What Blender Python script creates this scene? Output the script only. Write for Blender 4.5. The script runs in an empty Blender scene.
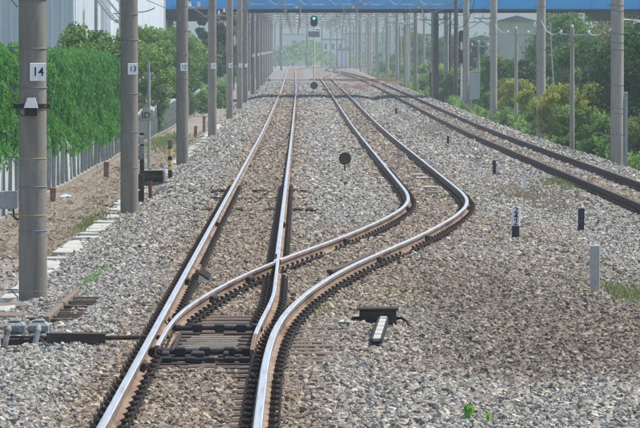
import bpy, bmesh, math, random
import numpy as np
from mathutils import Vector, Matrix

# ------------------------------------------------------------------ camera, sky, sun
sc = bpy.context.scene
col = sc.collection
F = 4500.0            # focal length in pixels of the 640 px wide photograph
CH = 2.63             # eye height over the rail top
cam_d = bpy.data.cameras.new('camera')
cam = bpy.data.objects.new('camera', cam_d); col.objects.link(cam)
cam_d.sensor_width = 36; cam_d.lens = F / 640 * 36
cam_d.clip_start = 1.0; cam_d.clip_end = 8000
cam.location = (0, 0, CH)
PITCH = math.atan(151 / F); YAW = math.atan(20 / F)
cam.rotation_euler = (math.pi / 2 - PITCH, 0, -YAW)
sc.camera = cam

PHI = math.radians(110); EL = math.radians(58)
SUN = Vector((math.sin(PHI) * math.cos(EL), -math.cos(PHI) * math.cos(EL), math.sin(EL)))
w = bpy.data.worlds.new('World'); sc.world = w; w.use_nodes = True
nt = w.node_tree; nt.nodes.clear()
sky = nt.nodes.new('ShaderNodeTexSky'); sky.sky_type = 'NISHITA'; sky.sun_disc = False
sky.sun_elevation = EL; sky.sun_rotation = math.atan2(SUN.x, SUN.y)
sky.air_density = 1.0; sky.dust_density = 0.9; sky.ozone_density = 1.5
bg = nt.nodes.new('ShaderNodeBackground'); bg.inputs[1].default_value = 0.13
wo = nt.nodes.new('ShaderNodeOutputWorld')
nt.links.new(sky.outputs[0], bg.inputs[0]); nt.links.new(bg.outputs[0], wo.inputs[0])
sl = bpy.data.lights.new('sun', 'SUN'); sl.energy = 4.0; sl.angle = math.radians(0.6); sl.color = (1.0, 0.95, 0.87)
so = bpy.data.objects.new('sun', sl); col.objects.link(so)
so.rotation_euler = (-SUN).to_track_quat('-Z', 'Y').to_euler(); so.location = (60, 40, 80)
sc.view_settings.view_transform = 'Standard'; sc.view_settings.look = 'None'
sc.view_settings.gamma = 1; sc.view_settings.use_curve_mapping = False
sc.view_settings.exposure = 0.36
sc.render.engine = 'CYCLES'
sc.cycles.use_denoising = True
sc.cycles.max_bounces = 6; sc.cycles.diffuse_bounces = 3; sc.cycles.glossy_bounces = 2
sc.cycles.transmission_bounces = 3; sc.cycles.transparent_max_bounces = 6; sc.cycles.volume_bounces = 1
sc.cycles.sample_clamp_indirect = 6

HAZE = 0.00042
RNG = np.random.default_rng(7); random.seed(7)
CAMROT = cam.rotation_euler.to_matrix()

def at(px, py, z=None, Y=None):
    """photo pixel -> a point on the level z, or at the depth Y"""
    d = CAMROT @ Vector(((px - 320) / F, (214 - py) / F, -1))
    t = (z - CH) / d.z if z is not None else Y / d.y
    return Vector((0, 0, CH)) + d * t

def sstep(a, b, x):
    t = np.clip((np.asarray(x, float) - a) / (b - a), 0, 1)
    return t * t * (3 - 2 * t)

def rise(y):
    """the line climbs gently from about 150 m on"""
    y = np.asarray(y, float)
    u = np.clip(y - 150, 0, None); u2 = np.clip(y - 210, 0, None)
    g = 0.0036
    r = np.where(u < 60, g * u * u / 120, g * 30 + g * u2)
    u3 = np.clip(y - 760, 0, None)
    return r - g * u3 * np.clip(u3 / 240, 0, 1) * 0.5 - g * 0.5 * np.clip(y - 1000, 0, None)

# ------------------------------------------------------------------ materials
def nodes(m):
    m.use_nodes = True
    return m.node_tree.nodes, m.node_tree.links

def mat(name, c1, c2=None, rough=0.8, scale=8.0, bump=0.0, bscale=None, metal=0.0, stretch=(1, 1, 1), spec=0.35, c3=None, s3=1.0, lo=.35, hi=.65):
    m = bpy.data.materials.new(name); n, l = nodes(m)
    b = n['Principled BSDF']
    b.inputs['Roughness'].default_value = rough; b.inputs['Metallic'].default_value = metal
    b.inputs['Specular IOR Level'].default_value = spec
    tc = n.new('ShaderNodeTexCoord'); mp = n.new('ShaderNodeMapping'); mp.inputs['Scale'].default_value = stretch
    l.new(tc.outputs['Object'], mp.inputs[0])
    nz = n.new('ShaderNodeTexNoise'); nz.inputs['Scale'].default_value = scale; nz.inputs['Detail'].default_value = 8
    nz.inputs['Roughness'].default_value = 0.65
    l.new(mp.outputs[0], nz.inputs['Vector'])
    cr = n.new('ShaderNodeValToRGB')
    cr.color_ramp.elements[0].position = lo; cr.color_ramp.elements[1].position = hi
    cr.color_ramp.elements[0].color = (*c1, 1); cr.color_ramp.elements[1].color = (*(c2 or c1), 1)
    l.new(nz.outputs[0], cr.inputs[0]); out = cr.outputs[0]
    if c3:
        n3 = n.new('ShaderNodeTexNoise'); n3.inputs['Scale'].default_value = s3; n3.inputs['Detail'].default_value = 5
        l.new(mp.outputs[0], n3.inputs['Vector'])
        r3 = n.new('ShaderNodeMapRange'); r3.inputs[1].default_value = .5; r3.inputs[2].default_value = .68
        l.new(n3.outputs[0], r3.inputs[0])
        mx = n.new('ShaderNodeMixRGB'); mx.inputs[2].default_value = (*c3, 1)
        l.new(r3.outputs[0], mx.inputs[0]); l.new(out, mx.inputs[1]); out = mx.outputs[0]
    l.new(out, b.inputs['Base Color'])
    if bump:
        bz = n.new('ShaderNodeTexNoise'); bz.inputs['Scale'].default_value = bscale or scale * 3; bz.inputs['Detail'].default_value = 6
        l.new(mp.outputs[0], bz.inputs['Vector'])
        bp = n.new('ShaderNodeBump'); bp.inputs['Strength'].default_value = bump; bp.inputs['Distance'].default_value = 0.02
        l.new(bz.outputs[0], bp.inputs['Height']); l.new(bp.outputs[0], b.inputs['Normal'])
    return m

M = {}
M['rail_side'] = mat('rail_side', (.21, .145, .098), (.31, .225, .16), .8, 14, .25, stretch=(1, .25, 1), c3=(.12, .07, .045), s3=3)
M['rail_head'] = mat('rail_head', (.66, .66, .65), (.78, .78, .78), .38, 30, 0, metal=.7, stretch=(6, .15, 1), c3=(.52, .50, .47), s3=6)
M['rail_head_dull'] = mat('rail_head_dull', (.085, .055, .04), (.14, .095, .07), .6, 30, 0, metal=.25, stretch=(6, .15, 1))
M['rail_side_dull'] = mat('rail_side_dull', (.060, .038, .028), (.10, .064, .046), .8, 14, .2, stretch=(1, .25, 1))
M['blade_tip'] = mat('blade_tip', (.17, .09, .06), (.29, .18, .125), .7, 12, .3, c3=(.05, .035, .03), s3=7)
M['sleeper_wood'] = mat('sleeper_wood', (.15, .115, .085), (.27, .215, .165), .9, 10, .6, 40, stretch=(.25, 4, 3), c3=(.08, .06, .045), s3=2)
M['sleeper_concrete'] = mat('sleeper_concrete', (.24, .21, .175), (.36, .32, .27), .9, 12, .4, 40, c3=(.20, .14, .09), s3=2)
M['iron_dark'] = mat('iron_dark', (.030, .026, .023), (.065, .052, .042), .75, 25, .4, c3=(.10, .06, .04), s3=9)
M['iron_black'] = mat('iron_black', (.018, .018, .019), (.038, .036, .035), .6, 25, .3)
M['iron_rust'] = mat('iron_rust', (.13, .060, .035), (.22, .11, .065), .85, 20, .4)
M['deck_rust'] = mat('deck_rust', (.30, .165, .095), (.42, .25, .15), .85, 6, .2)
M['deck_pale'] = mat('deck_pale', (.50, .46, .40), (.62, .58, .50), .9, 6, .2)
M['galv'] = mat('galv', (.33, .35, .36), (.46, .48, .49), .55, 20, .1, metal=.3)
M['cast_grey'] = mat('cast_grey', (.19, .21, .215), (.33, .35, .35), .6, 18, .4, c3=(.12, .11, .10), s3=7)
M['pole'] = mat('pole', (.235, .215, .185), (.31, .285, .245), .9, 5, .25, 60, stretch=(3, 3, .5), c3=(.195, .18, .155), s3=1.3)
M['pole_grey'] = mat('pole_grey', (.35, .33, .285), (.44, .42, .365), .9, 5, .2, 60, stretch=(3, 3, .5), c3=(.29, .27, .23), s3=1.3)
M['pole_dark'] = mat('pole_dark', (.085, .075, .062), (.13, .115, .095), .9, 5, .2, 40, stretch=(3, 3, .5))
M['band'] = mat('band', (.17, .20, .23), (.25, .29, .32), .8, 40, 0, metal=.1)
M['band_tan'] = mat('band_tan', (.45, .33, .17), (.52, .40, .22), .7, 30)
M['white'] = mat('white_paint', (.78, .79, .79), (.84, .85, .85), .6, 12, c3=(.66, .66, .65), s3=3)
M['plate_white'] = mat('plate_white', (.80, .82, .83), (.86, .87, .88), .5, 12)
M['black_paint'] = mat('black_paint', (.012, .013, .016), (.022, .023, .028), .6, 12)
M['navy'] = mat('navy_underside_shade', (.020, .026, .045), (.035, .045, .07), .55, 6)  # shade under the blue bridge, put into the colour of its lower parts
M['post_dark'] = mat('post_dark', (.018, .025, .05), (.035, .045, .08), .6, 12)
M['blue'] = mat('bridge_blue', (.030, .46, .97), (.035, .50, .98), .5, .6, 0, c3=(.030, .43, .93), s3=.25)
M['concrete'] = mat('concrete', (.43, .42, .39), (.56, .55, .51), .9, 7, .4, 40, c3=(.34, .32, .28), s3=2)
M['concrete_pale'] = mat('concrete_pale', (.42, .41, .37), (.54, .53, .48), .9, 9, .4, 30, c3=(.40, .37, .32), s3=2.5)
M['fence_panel'] = mat('fence_panel', (.40, .45, .43), (.56, .60, .57), .85, 3, .2, 20, stretch=(3, 3, .6), c3=(.28, .32, .30), s3=1.6)
M['kerb'] = mat('kerb', (.20, .175, .145), (.29, .26, .215), .9, 5, .3)
M['fence_post'] = mat('fence_post', (.22, .25, .24), (.32, .35, .34), .85, 5, .2)
M['wall_white'] = mat('wall_white', (.72, .77, .80), (.78, .83, .85), .55, .8, 0, c3=(.66, .71, .74), s3=.4)
M['wall_pale'] = mat('wall_pale', (.55, .58, .60), (.63, .66, .67), .8, .6)
M['wall_cream'] = mat('wall_cream', (.50, .47, .41), (.58, .55, .48), .8, .6)
M['roof_grey'] = mat('roof_grey', (.17, .18, .20), (.25, .26, .28), .7, 1.0)
M['glass_dark'] = mat('glass_dark', (.04, .055, .07), (.06, .08, .10), .15, 2, spec=.6)
M['tan_wood'] = mat('tan_wood', (.17, .13, .10), (.26, .205, .16), .9, 12, .5, stretch=(2, 2, .4))
M['red_brown'] = mat('red_brown', (.20, .075, .05), (.30, .12, .08), .85, 14, .3)
M['yellow'] = mat('yellow_paint', (.66, .50, .13), (.76, .60, .20), .7, 14, c3=(.55, .46, .25), s3=5)
M['sign_tan'] = mat('sign_tan', (.40, .38, .31), (.52, .49, .41), .8, 9, c3=(.33, .30, .24), s3=4)
M['orange'] = mat('orange_paint', (.60, .27, .06), (.68, .33, .09), .7, 9)
M['rubber'] = mat('rubber_hose', (.022, .020, .019), (.04, .036, .033), .7, 20)
M['cable'] = mat('cable', (.045, .05, .055), (.07, .075, .08), .6, 10)
M['wire'] = mat('wire', (.16, .15, .14), (.22, .21, .20), .5, 10, metal=.4)
M['insulator'] = mat('insulator', (.74, .74, .72), (.80, .80, .78), .3, 10)
M['gantry'] = mat('gantry_steel', (.36, .345, .315), (.46, .44, .40), .7, 4, c3=(.30, .26, .21), s3=1)
M['litter_blue'] = mat('litter_blue', (.35, .55, .72), (.50, .68, .80), .5, 8)
M['bark'] = mat('bark', (.08, .06, .045), (.15, .12, .09), .95, 12, .6, stretch=(3, 3, .5))
M['panel_grey'] = mat('panel_grey', (.40, .42, .44), (.48, .50, .52), .7, 3)

def emit_mat(name, c, s):
    m = bpy.data.materials.new(name); n, l = nodes(m); b = n['Principled BSDF']
    b.inputs['Base Color'].default_value = (*c, 1); b.inputs['Emission Color'].default_value = (*c, 1)
    b.inputs['Emission Strength'].default_value = s
    return m
M['green_lamp'] = emit_mat('green_lamp', (.03, .95, .62), 3.2)
M['orange_lamp'] = mat('orange_lamp', (.85, .22, .04), (.9, .28, .06), .3, 8)

def leaf_mat(name, c1, c2, c3=None, trans=.45):
    m = bpy.data.materials.new(name); n, l = nodes(m)
    b = n['Principled BSDF']; b.inputs['Roughness'].default_value = .65; b.inputs['Specular IOR Level'].default_value = .3
    at_ = n.new('ShaderNodeAttribute'); at_.attribute_name = 'tone'
    cr = n.new('ShaderNodeValToRGB'); e = cr.color_ramp.elements
    e[0].color = (*c1, 1); e[1].color = (*c2, 1)
    if c3:
        k = e.new(.93); k.color = (*c2, 1); e[-1].color = (*c3, 1)
    l.new(at_.outputs['Fac'], cr.inputs[0])
    l.new(cr.outputs[0], b.inputs['Base Color'])
    tr = n.new('ShaderNodeBsdfTranslucent'); l.new(cr.outputs[0], tr.inputs[0])
    mx = n.new('ShaderNodeMixShader'); mx.inputs[0].default_value = trans
    l.new(b.outputs[0], mx.inputs[1]); l.new(tr.outputs[0], mx.inputs[2])
    l.new(mx.outputs[0], n['Material Output'].inputs['Surface'])
    return m
M['leaf_hedge'] = leaf_mat('leaf_hedge', (.032, .15, .022), (.12, .36, .055))
M['leaf_mid'] = leaf_mat('leaf_mid', (.055, .145, .028), (.19, .34, .075), (.28, .36, .10))
M['leaf_bright'] = leaf_mat('leaf_bright', (.085, .19, .032), (.25, .40, .085), (.34, .44, .12))
M['leaf_dark'] = leaf_mat('leaf_dark', (.030, .085, .030), (.095, .19, .065))
M['leaf_olive'] = leaf_mat('leaf_olive', (.10, .15, .045), (.26, .30, .095), (.40, .38, .14))
M['leaf_ivy'] = leaf_mat('leaf_ivy', (.065, .15, .05), (.20, .30, .13), (.70, .72, .62))
M['leaf_yellow'] = leaf_mat('leaf_yellow', (.20, .28, .05), (.50, .50, .08), (.70, .60, .08))
M['leaf_dry'] = leaf_mat('leaf_dry', (.20, .155, .105), (.35, .285, .20), (.46, .39, .30))
M['leaf_sprig'] = leaf_mat('leaf_sprig', (.12, .32, .04), (.28, .55, .09))

# ------------------------------------------------------------------ mesh helpers
class MB:
    def __init__(s): s.v = []; s.f = []; s.m = []; s.mats = []
    def mi(s, m):
        if m not in s.mats: s.mats.append(m)
        return s.mats.index(m)
    def add(s, vs, fs, m):
        o = len(s.v); k = s.mi(m); s.v += [tuple(v) for v in vs]
        for f in fs: s.f.append([i + o for i in f]); s.m.append(k)
    def box(s, x0, x1, y0, y1, z0, z1, m, bev=0.0):
        if bev:
            b = bev; P = []
            for (z, i) in ((z0, b), (z0 + b, 0), (z1 - b, 0), (z1, b)):
                P += [(x0 + i, y0 + i, z), (x1 - i, y0 + i, z), (x1 - i, y1 - i, z), (x0 + i, y1 - i, z)]
            f = [(3, 2, 1, 0), (12, 13, 14, 15)]
            for r in range(3):
                for k in range(4):
                    a, c = r * 4 + k, r * 4 + (k + 1) % 4
                    f.append((a, c, c + 4, a + 4))
            s.add(P, f, m); return
        s.add([(x0, y0, z0), (x1, y0, z0), (x1, y1, z0), (x0, y1, z0), (x0, y0, z1), (x1, y0, z1), (x1, y1, z1), (x0, y1, z1)],
              [(3, 2, 1, 0), (4, 5, 6, 7), (0, 1, 5, 4), (1, 2, 6, 5), (2, 3, 7, 6), (3, 0, 4, 7)], m)
    def tube(s, pts, r, m, n=6, caps=True):
        pts = [Vector(p) for p in pts]
        rs = r if isinstance(r, (list, tuple)) else [r] * len(pts)
        V = []; up = None
        for i, p in enumerate(pts):
            d = (pts[min(i + 1, len(pts) - 1)] - pts[max(i - 1, 0)]).normalized()
            u = d.cross(Vector((0, 0, 1)))
            if u.length < 1e-3: u = d.cross(Vector((0, 1, 0)))
            u.normalize(); q = d.cross(u)
            for k in range(n):
                a = 2 * math.pi * k / n
                V.append(p + (u * math.cos(a) + q * math.sin(a)) * rs[i])
        fs = []
        for i in range(len(pts) - 1):
            for k in range(n):
                fs.append((i * n + k, i * n + (k + 1) % n, (i + 1) * n + (k + 1) % n, (i + 1) * n + k))
        if caps: fs += [tuple(range(n))[::-1], tuple(range((len(pts) - 1) * n, len(pts) * n))]
        s.add(V, fs, m)
    def prism(s, poly, y0, y1, m):
        """polygon in x,z pulled along y"""
        n = len(poly)
        V = [(x, y0, z) for x, z in poly] + [(x, y1, z) for x, z in poly]
        fs = [tuple(range(n)), tuple(range(n, 2 * n))[::-1]] + [((k + 1) % n, k, n + k, n + (k + 1) % n) for k in range(n)]
        s.add(V, fs, m)
    def mesh(s, name, smooth=False):
        me = bpy.data.meshes.new(name); me.from_pydata(s.v, [], s.f); 
        for m in s.mats: me.materials.append(M[m])
        me.polygons.foreach_set('material_index', s.m)
        if smooth: me.polygons.foreach_set('use_smooth', [True] * len(me.polygons))
        me.update()
        bm = bmesh.new(); bm.from_mesh(me); bmesh.ops.recalc_face_normals(bm, faces=bm.faces); bm.to_mesh(me); bm.free()
        return me
    def build(s, name, parent=None, smooth=False, loc=None):
        return put(name, s.mesh(name, smooth), parent, loc)

def put(name, me, parent=None, loc=None, rot=None, scale=None):
    o = bpy.data.objects.new(name, me); col.objects.link(o)
    if parent: o.parent = parent
    if loc is not None: o.location = loc
    if rot is not None: o.rotation_euler = rot
    if scale is not None: o.scale = scale
    return o

def tag(o, label, cat, group=None):
    o['label'] = label; o['category'] = cat
    if group: o['group'] = group
    return o

def thing(name, label, cat, loc=(0, 0, 0), rz=0, group=None):
    o = bpy.data.objects.new(name, None); col.objects.link(o); o.empty_display_size = .2
    o.location = loc; o.rotation_euler = (0, 0, rz)
    return tag(o, label, cat, group)

def smooth_by_angle(o, a=40):
    me = o.data
    me.polygons.foreach_set('use_smooth', [True] * len(me.polygons))
    try: me.set_sharp_from_angle(angle=math.radians(a))
    except Exception: pass

def text(s, name, parent, loc, size, rot, m='black_paint', ext=.001, w=None):
    c = bpy.data.curves.new(name, 'FONT'); c.body = s; c.size = size; c.extrude = ext; c.align_x = 'CENTER'; c.align_y = 'CENTER'
    c.offset = size * .012
    o = bpy.data.objects.new(name + '_tmp', c); col.objects.link(o)
    dg = bpy.context.evaluated_depsgraph_get(); me = bpy.data.meshes.new_from_object(o.evaluated_get(dg))
    bpy.data.objects.remove(o); me.materials.clear(); me.materials.append(M[m])
    return put(name, me, parent, loc, rot)

# ------------------------------------------------------------------ track geometry
G2 = 0.566
MAIN_C = -0.875
DIV = np.array([(20, 0), (36, 0), (39.5, 0), (44, .045), (47.5, .15), (51.3, .36), (55.6, .69), (59.3, 1.05), (63.4, 1.52), (66.9, 1.93),
                (70.5, 2.32), (77, 2.94), (82.5, 3.35), (87, 3.55), (92, 3.62), (100, 3.625), (110, 3.625), (500, 3.625)])
_yy = np.arange(20, 520, .25); _d = np.interp(_yy, DIV[:, 0], DIV[:, 1])
_k = np.exp(-np.linspace(-2, 2, 33) ** 2); _k /= _k.sum()
_d = np.convolve(np.pad(_d, 16, 'edge'), _k, 'valid')
def far_bend(y): return np.clip(np.asarray(y, float) - 640, 0, None) ** 2 / 2600.0 - .0012 * np.clip(np.asarray(y, float) - 350, 0, 300)
def main_x(y): return MAIN_C + far_bend(y)
def track3_x(y):
    y = np.asarray(y, float)
    return 6.95 + .00 * y - 3.6 * sstep(430, 800, y) + far_bend(y)
def div_off(y): return np.interp(y, _yy, _d)
def track2_x(y):
    y = np.asarray(y, float)
    a = MAIN_C + div_off(y)
    t = sstep(470, 640, y)
    return a * (1 - t) + track3_x(y) * t

RAIL = [(-.0635, -.153), (.0635, -.153), (.0635, -.141), (.012, -.118), (.009, -.105), (.009, -.050), (.0325, -.038), (.0325, -.006), (.024, 0), (-.024, 0), (-.0325, -.006), (-.0325, -.038), (-.009, -.050), (-.009, -.105), (-.012, -.118), (-.0635, -.141)]
TOPF = (7, 8, 9)
def ysamp(y0, y1):
    ys = [y0]
    while ys[-1] < y1:
        y = ys[-1]; ys.append(min(y1, y + (0.5 if y < 100 else 2 if y < 250 else 6)))
    return np.array(ys)
def rail(name, xf, y0, y1, parent, side='rail_side', head='rail_head', prof=RAIL, zoff=0.0, ztaper=None):
    ys = ysamp(y0, y1); xs = np.array([float(xf(y)) for y in ys]); zs = rise(ys) + zoff
    if ztaper is not None: zs = zs + np.array([ztaper(y) for y in ys])
    n = len(prof); V = []; fs = []; mi = []
    for i in range(len(ys)):
        for (a, b) in prof: V.append((xs[i] + a, ys[i], zs[i] + b))
    for i in range(len(ys) - 1):
        for k in range(n):
            fs.append((i * n + k, i * n + (k + 1) % n, (i + 1) * n + (k + 1) % n, (i + 1) * n + k)); mi.append(1 if k in TOPF else 0)
    fs += [tuple(range(n))[::-1], tuple(range((len(ys) - 1) * n, len(ys) * n))]; mi += [0, 0]
    me = bpy.data.meshes.new(name); me.from_pydata(V, [], fs); me.materials.append(M[side]); me.materials.append(M[head])
    me.polygons.foreach_set('material_index', mi); me.update()
    bm = bmesh.new(); bm.from_mesh(me); bmesh.ops.recalc_face_normals(bm, faces=bm.faces); bm.to_mesh(me); bm.free()
    o = put(name, me, parent); smooth_by_angle(o, 30)
    return o

# ------------------------------------------------------------------ ground
PX = np.array([-1300, -60, -12, -6.2, -4.3, -3.75, -3.35, -2.75, -2.25, -1.85, -1.5, .0, .5, 1.0, 1.5, 1.95, 3.6, 4.2, 4.65, 5.1, 5.5, 5.95, 8.1, 8.7, 9.3, 10.2, 12, 60, 1300])
PZ = np.array([-.8, -.6, -.5, -.42, -.40, -.36, -.32, -.22, -.155, -.170, -.18, -.18, -.17, -.14, -.16, -.20, -.20, -.20, -.30, -.36, -.26, -.20, -.20, -.17, -.45, -.75, -.75, -.8, -1.0])
PN = np.array([-.8, -.6, -.5, -.42, -.40, -.36, -.32, -.22, -.165, -.170, -.18, -.18, -.20, -.23, -.25, -.25, -.27, -.29, -.32, -.34, -.27, -.20, -.20, -.17, -.45, -.75, -.75, -.8, -1.0])
_ph = RNG.uniform(0, 6.28, 12)
def ground_z(x, y):
    x = np.asarray(x, float); y = np.asarray(y, float)
    xs = x - far_bend(y)
    t = sstep(78, 98, y)
    z = np.interp(xs, PX, PN) * (1 - t) + np.interp(xs, PX, PZ) * t
    edge = 42.3 - .75 * np.clip(x, 0, 6)
    z = z + .085 * sstep(.35, 1.2, x) * (1 - sstep(edge - 2.2, edge, y)) + .10 * (1 - sstep(-2.35, -1.75, x)) * sstep(-3.6, -3.1, x) * (1 - sstep(41.2, 43.2, y))
    n = (np.sin(x * 1.7 + _ph[0] + .31 * y) + np.sin(x * 3.1 - .47 * y + _ph[1]) + np.sin(.23 * y + 1.1 * x + _ph[2])) / 3
    t2 = np.abs(x - MAIN_C - div_off(np.clip(y, 20, 500)))
    z = np.where(y < 110, np.maximum(z, -.178 - np.clip(t2 - 1.15, 0, 9) * .12), z)
    amp = np.where((xs > -1.7) & (xs < .1), .008, np.where((xs > 6) & (xs < 8), .008, .028))
    return z + n * amp + rise(y)

def uniq(*seg):
    return np.unique(np.concatenate(seg).round(4))
gx = uniq(np.array([-1300, -700, -350, -160, -80, -40, -25, -18, -14, -11, -9.5]), np.arange(-8.5, 11.6, .3), np.array([13, 15, 18, 22, 28, 40, 80, 160, 350, 700, 1300.]))
gy = uniq(np.array([-30, 0, 15.]), np.arange(22, 140, 1.0), np.arange(140, 300, 3.0), np.arange(300, 900, 10.0), np.array([950, 1000, 1100, 1250, 1500, 1800, 2100, 2400.]))
XX, YY = np.meshgrid(gx, gy)
sheet = np.where(YY > 600, 1, 1) * XX + 0
ZZ = ground_z(XX, YY) - .015
gv = np.stack([XX.ravel(), YY.ravel(), ZZ.ravel()], 1); nx = len(gx)
gf = [(j * nx + i, j * nx + i + 1, (j + 1) * nx + i + 1, (j + 1) * nx + i) for j in range(len(gy) - 1) for i in range(nx - 1)]
me = bpy.data.meshes.new('ground'); me.from_pydata(gv.tolist(), [], gf); me.polygons.foreach_set('use_smooth', [True] * len(gf))

def ground_material():
    m = bpy.data.materials.new('ground_cover'); n, l = nodes(m); b = n['Principled BSDF']; b.inputs['Roughness'].default_value = .95
    b.inputs['Specular IOR Level'].default_value = .15
    tc = n.new('ShaderNodeTexCoord'); sp = n.new('ShaderNodeSeparateXYZ'); l.new(tc.outputs['Object'], sp.inputs[0])
    def noise(s, d=6, r=.6):
        k = n.new('ShaderNodeTexNoise'); k.inputs['Scale'].default_value = s; k.inputs['Detail'].default_value = d; k.inputs['Roughness'].default_value = r
        l.new(tc.outputs['Object'], k.inputs['Vector']); return k.outputs[0]
    def ramp(src, stops):
        k = n.new('ShaderNodeValToRGB'); e = k.color_ramp.elements
        e[0].position, e[1].position = stops[0][0], stops[-1][0]
        e[0].color = (*stops[0][1], 1); e[1].color = (*stops[-1][1], 1)
        for p, c in stops[1:-1]: q = e.new(p); q.color = (*c, 1)
        l.new(src, k.inputs[0]); return k.outputs[0]
    def mix(f, a, c):
        k = n.new('ShaderNodeMixRGB'); l.new(f, k.inputs[0]); l.new(a, k.inputs[1]); l.new(c, k.inputs[2]); return k.outputs[0]
    def mr(src, a, c, x=0., y=1.):
        k = n.new('ShaderNodeMapRange'); k.inputs[1].default_value = a; k.inputs[2].default_value = c; k.inputs[3].default_value = x; k.inputs[4].default_value = y
        l.new(src, k.inputs[0]); return k.outputs[0]
    def math_(op, a, c):
        k = n.new('ShaderNodeMath'); k.operation = op
        for i, q in enumerate((a, c)):
            if isinstance(q, (int, float)): k.inputs[i].default_value = q
            else: l.new(q, k.inputs[i])
        return k.outputs[0]
    vo = n.new('ShaderNodeTexVoronoi'); vo.inputs['Scale'].default_value = 9; l.new(tc.outputs['Object'], vo.inputs['Vector'])
    sepc = n.new('ShaderNodeSeparateColor'); l.new(vo.outputs['Color'], sepc.inputs[0])
    grey = ramp(sepc.outputs[0], [(0, (.10, .095, .085)), (.5, (.23, .22, .195)), (1, (.40, .38, .34))])  # ballast tones darkened to carry the self-shadowing of the loose stones
    brown = ramp(sepc.outputs[0], [(0, (.10, .078, .058)), (.5, (.22, .178, .135)), (1, (.36, .30, .23))])
    # rust-brown inside the tracks: distance from the three centre lines
    def band(c, wd):
        a = math_('ABSOLUTE', math_('SUBTRACT', sp.outputs[0], c), 0.0)
        return mr(math_('ADD', a, mr(noise(1.3), .3, .7, -.35, .35)), wd - .15, wd + .25, 1, 0)
    br = math_('MAXIMUM', math_('MAXIMUM', band(-.875, 1.15), band(2.75, 1.0)), band(6.95, .75))
    ball = mix(br, grey, brown)
    dirt = ramp(noise(2.2, 10, .75), [(.3, (.17, .145, .115)), (.5, (.26, .225, .185)), (.62, (.35, .31, .255)), (.75, (.26, .25, .16))])
    wander = mr(noise(.8), .3, .7, -.3, .3)
    xl = math_('ADD', sp.outputs[0], wander)
    c = mix(mr(xl, -4.05, -3.75), dirt, ball)
    green = ramp(noise(1.2, 8, .7), [(.3, (.045, .075, .022)), (.5, (.09, .13, .035)), (.7, (.22, .19, .085))])
    c = mix(mr(xl, 9.2, 9.7), c, green)
    c = mix(mr(xl, -8.2, -7.6, 1, 0), c, green)
    l.new(c, b.inputs['Base Color'])
    bp = n.new('ShaderNodeBump'); bp.inputs['Strength'].default_value = .9; bp.inputs['Distance'].default_value = .05
    l.new(vo.outputs['Distance'], bp.inputs['Height']); bp.invert = True
    l.new(bp.outputs[0], b.inputs['Normal'])
    return m
M['ground'] = ground_material(); me.materials.append(M['ground'])
g = put('ground', me); g['kind'] = 'structure'

# ------------------------------------------------------------------ tracks
def sleeper_mesh(w_, l_, h_, m):
    b = MB(); b.box(-l_ / 2, l_ / 2, -w_ / 2, w_ / 2, -h_, 0, m, .012); return b.mesh('sleeper')
SL_W = sleeper_mesh(.21, 2.05, .14, 'sleeper_wood'); SL_C = sleeper_mesh(.23, 2.0, .15, 'sleeper_concrete')

def fastening_mesh():
    b = MB()
    b.box(-.16, .16, -.085, .085, -.168, -.150, 'iron_dark')
    for s in (-1, 1):
        b.box(s * .105 - .042, s * .105 + .042, -.045, .045, -.150, -.118, 'iron_dark', .01)
        b.tube([(s * .10, 0, -.13), (s * .10, 0, -.072)], .016, 'iron_dark', 6)
        b.tube([(s * .10, -.0, -.092), (s * .10, 0, -.080)], .030, 'iron_dark', 6)
        b.tube([(s * .142, -.03, -.14), (s * .150, 0, -.095), (s * .142, .03, -.14)], .012, 'iron_dark', 5)
    return b.mesh('rail_fastening')
FAST = fastening_mesh()

main = thing('railway_track', 'straight main railway track on the left with two polished rails', 'railway track', (0, 0, 0))
loop = thing('railway_track', 'middle railway track curving away beyond the points, polished rails', 'railway track', (0, 0, 0))
right = thing('railway_track', 'dark railed track slanting in from the right edge', 'railway track', (0, 0, 0))
turn = thing('turnout', 'set of railway points where the curved track leaves the main track', 'turnout', (0, 0, 0))

Y_TIP, Y_FROG_END = 41.8, 66.0
rail('rail', lambda y: main_x(y) - G2, 22, 1100, main)
def straight_right(y):
    o = .15 * (1 - sstep(41.8, 52.5, y)) ** 1.0
    return main_x(y) + G2 - o
rail('rail', lambda y: main_x(y) + G2, 62.0, 1100, main)
rail('stock_rail', lambda y: main_x(y) + G2 + div_off(y), 22, 66.0, turn)
rail('rail', lambda y: main_x(y) + G2 + div_off(y) if y < 420 else track2_x(y) + G2, 66.0, 640, loop)
# frog: where the left curved rail meets the right straight rail
ysearch = np.arange(55, 70, .01); YF = float(ysearch[np.argmin(abs(div_off(ysearch) - 2 * G2))])
def left_div(y): return main_x(y) - G2 + div_off(y)
BL = [(-.035, -.153), (.0635, -.153), (.0635, -.141), (.012, -.118), (.009, -.105), (.009, -.050), (.0325, -.038), (.0325, -.006), (.024, 0), (-.006, 0), (-.0075, -.006), (-.009, -.038), (-.009, -.050), (-.009, -.105), (-.012, -.118), (-.035, -.141)]
rail('switch_blade', lambda y: left_div(y) + .058 * (1 - sstep(41.8, 49, y)), 42.2, YF - .25, turn, prof=BL, ztaper=lambda y: -.02 * (1 - float(sstep(42, 45, y))))
rail('rail', lambda y: track2_x(y) - G2, 66.0, 640, loop)
rail('closure_rail', left_div, YF + .22, 66.0, turn)
# right blade, standing open; its tip is worn and rusty
o = rail('switch_blade', straight_right, 43.7, 62.0, turn, prof=BL)
rail('blade_tip', straight_right, Y_TIP, 43.7, turn, side='blade_tip', head='blade_tip', prof=BL, ztaper=lambda y: -.035 * (1 - float(sstep(41.8, 43.6, y))))
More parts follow.
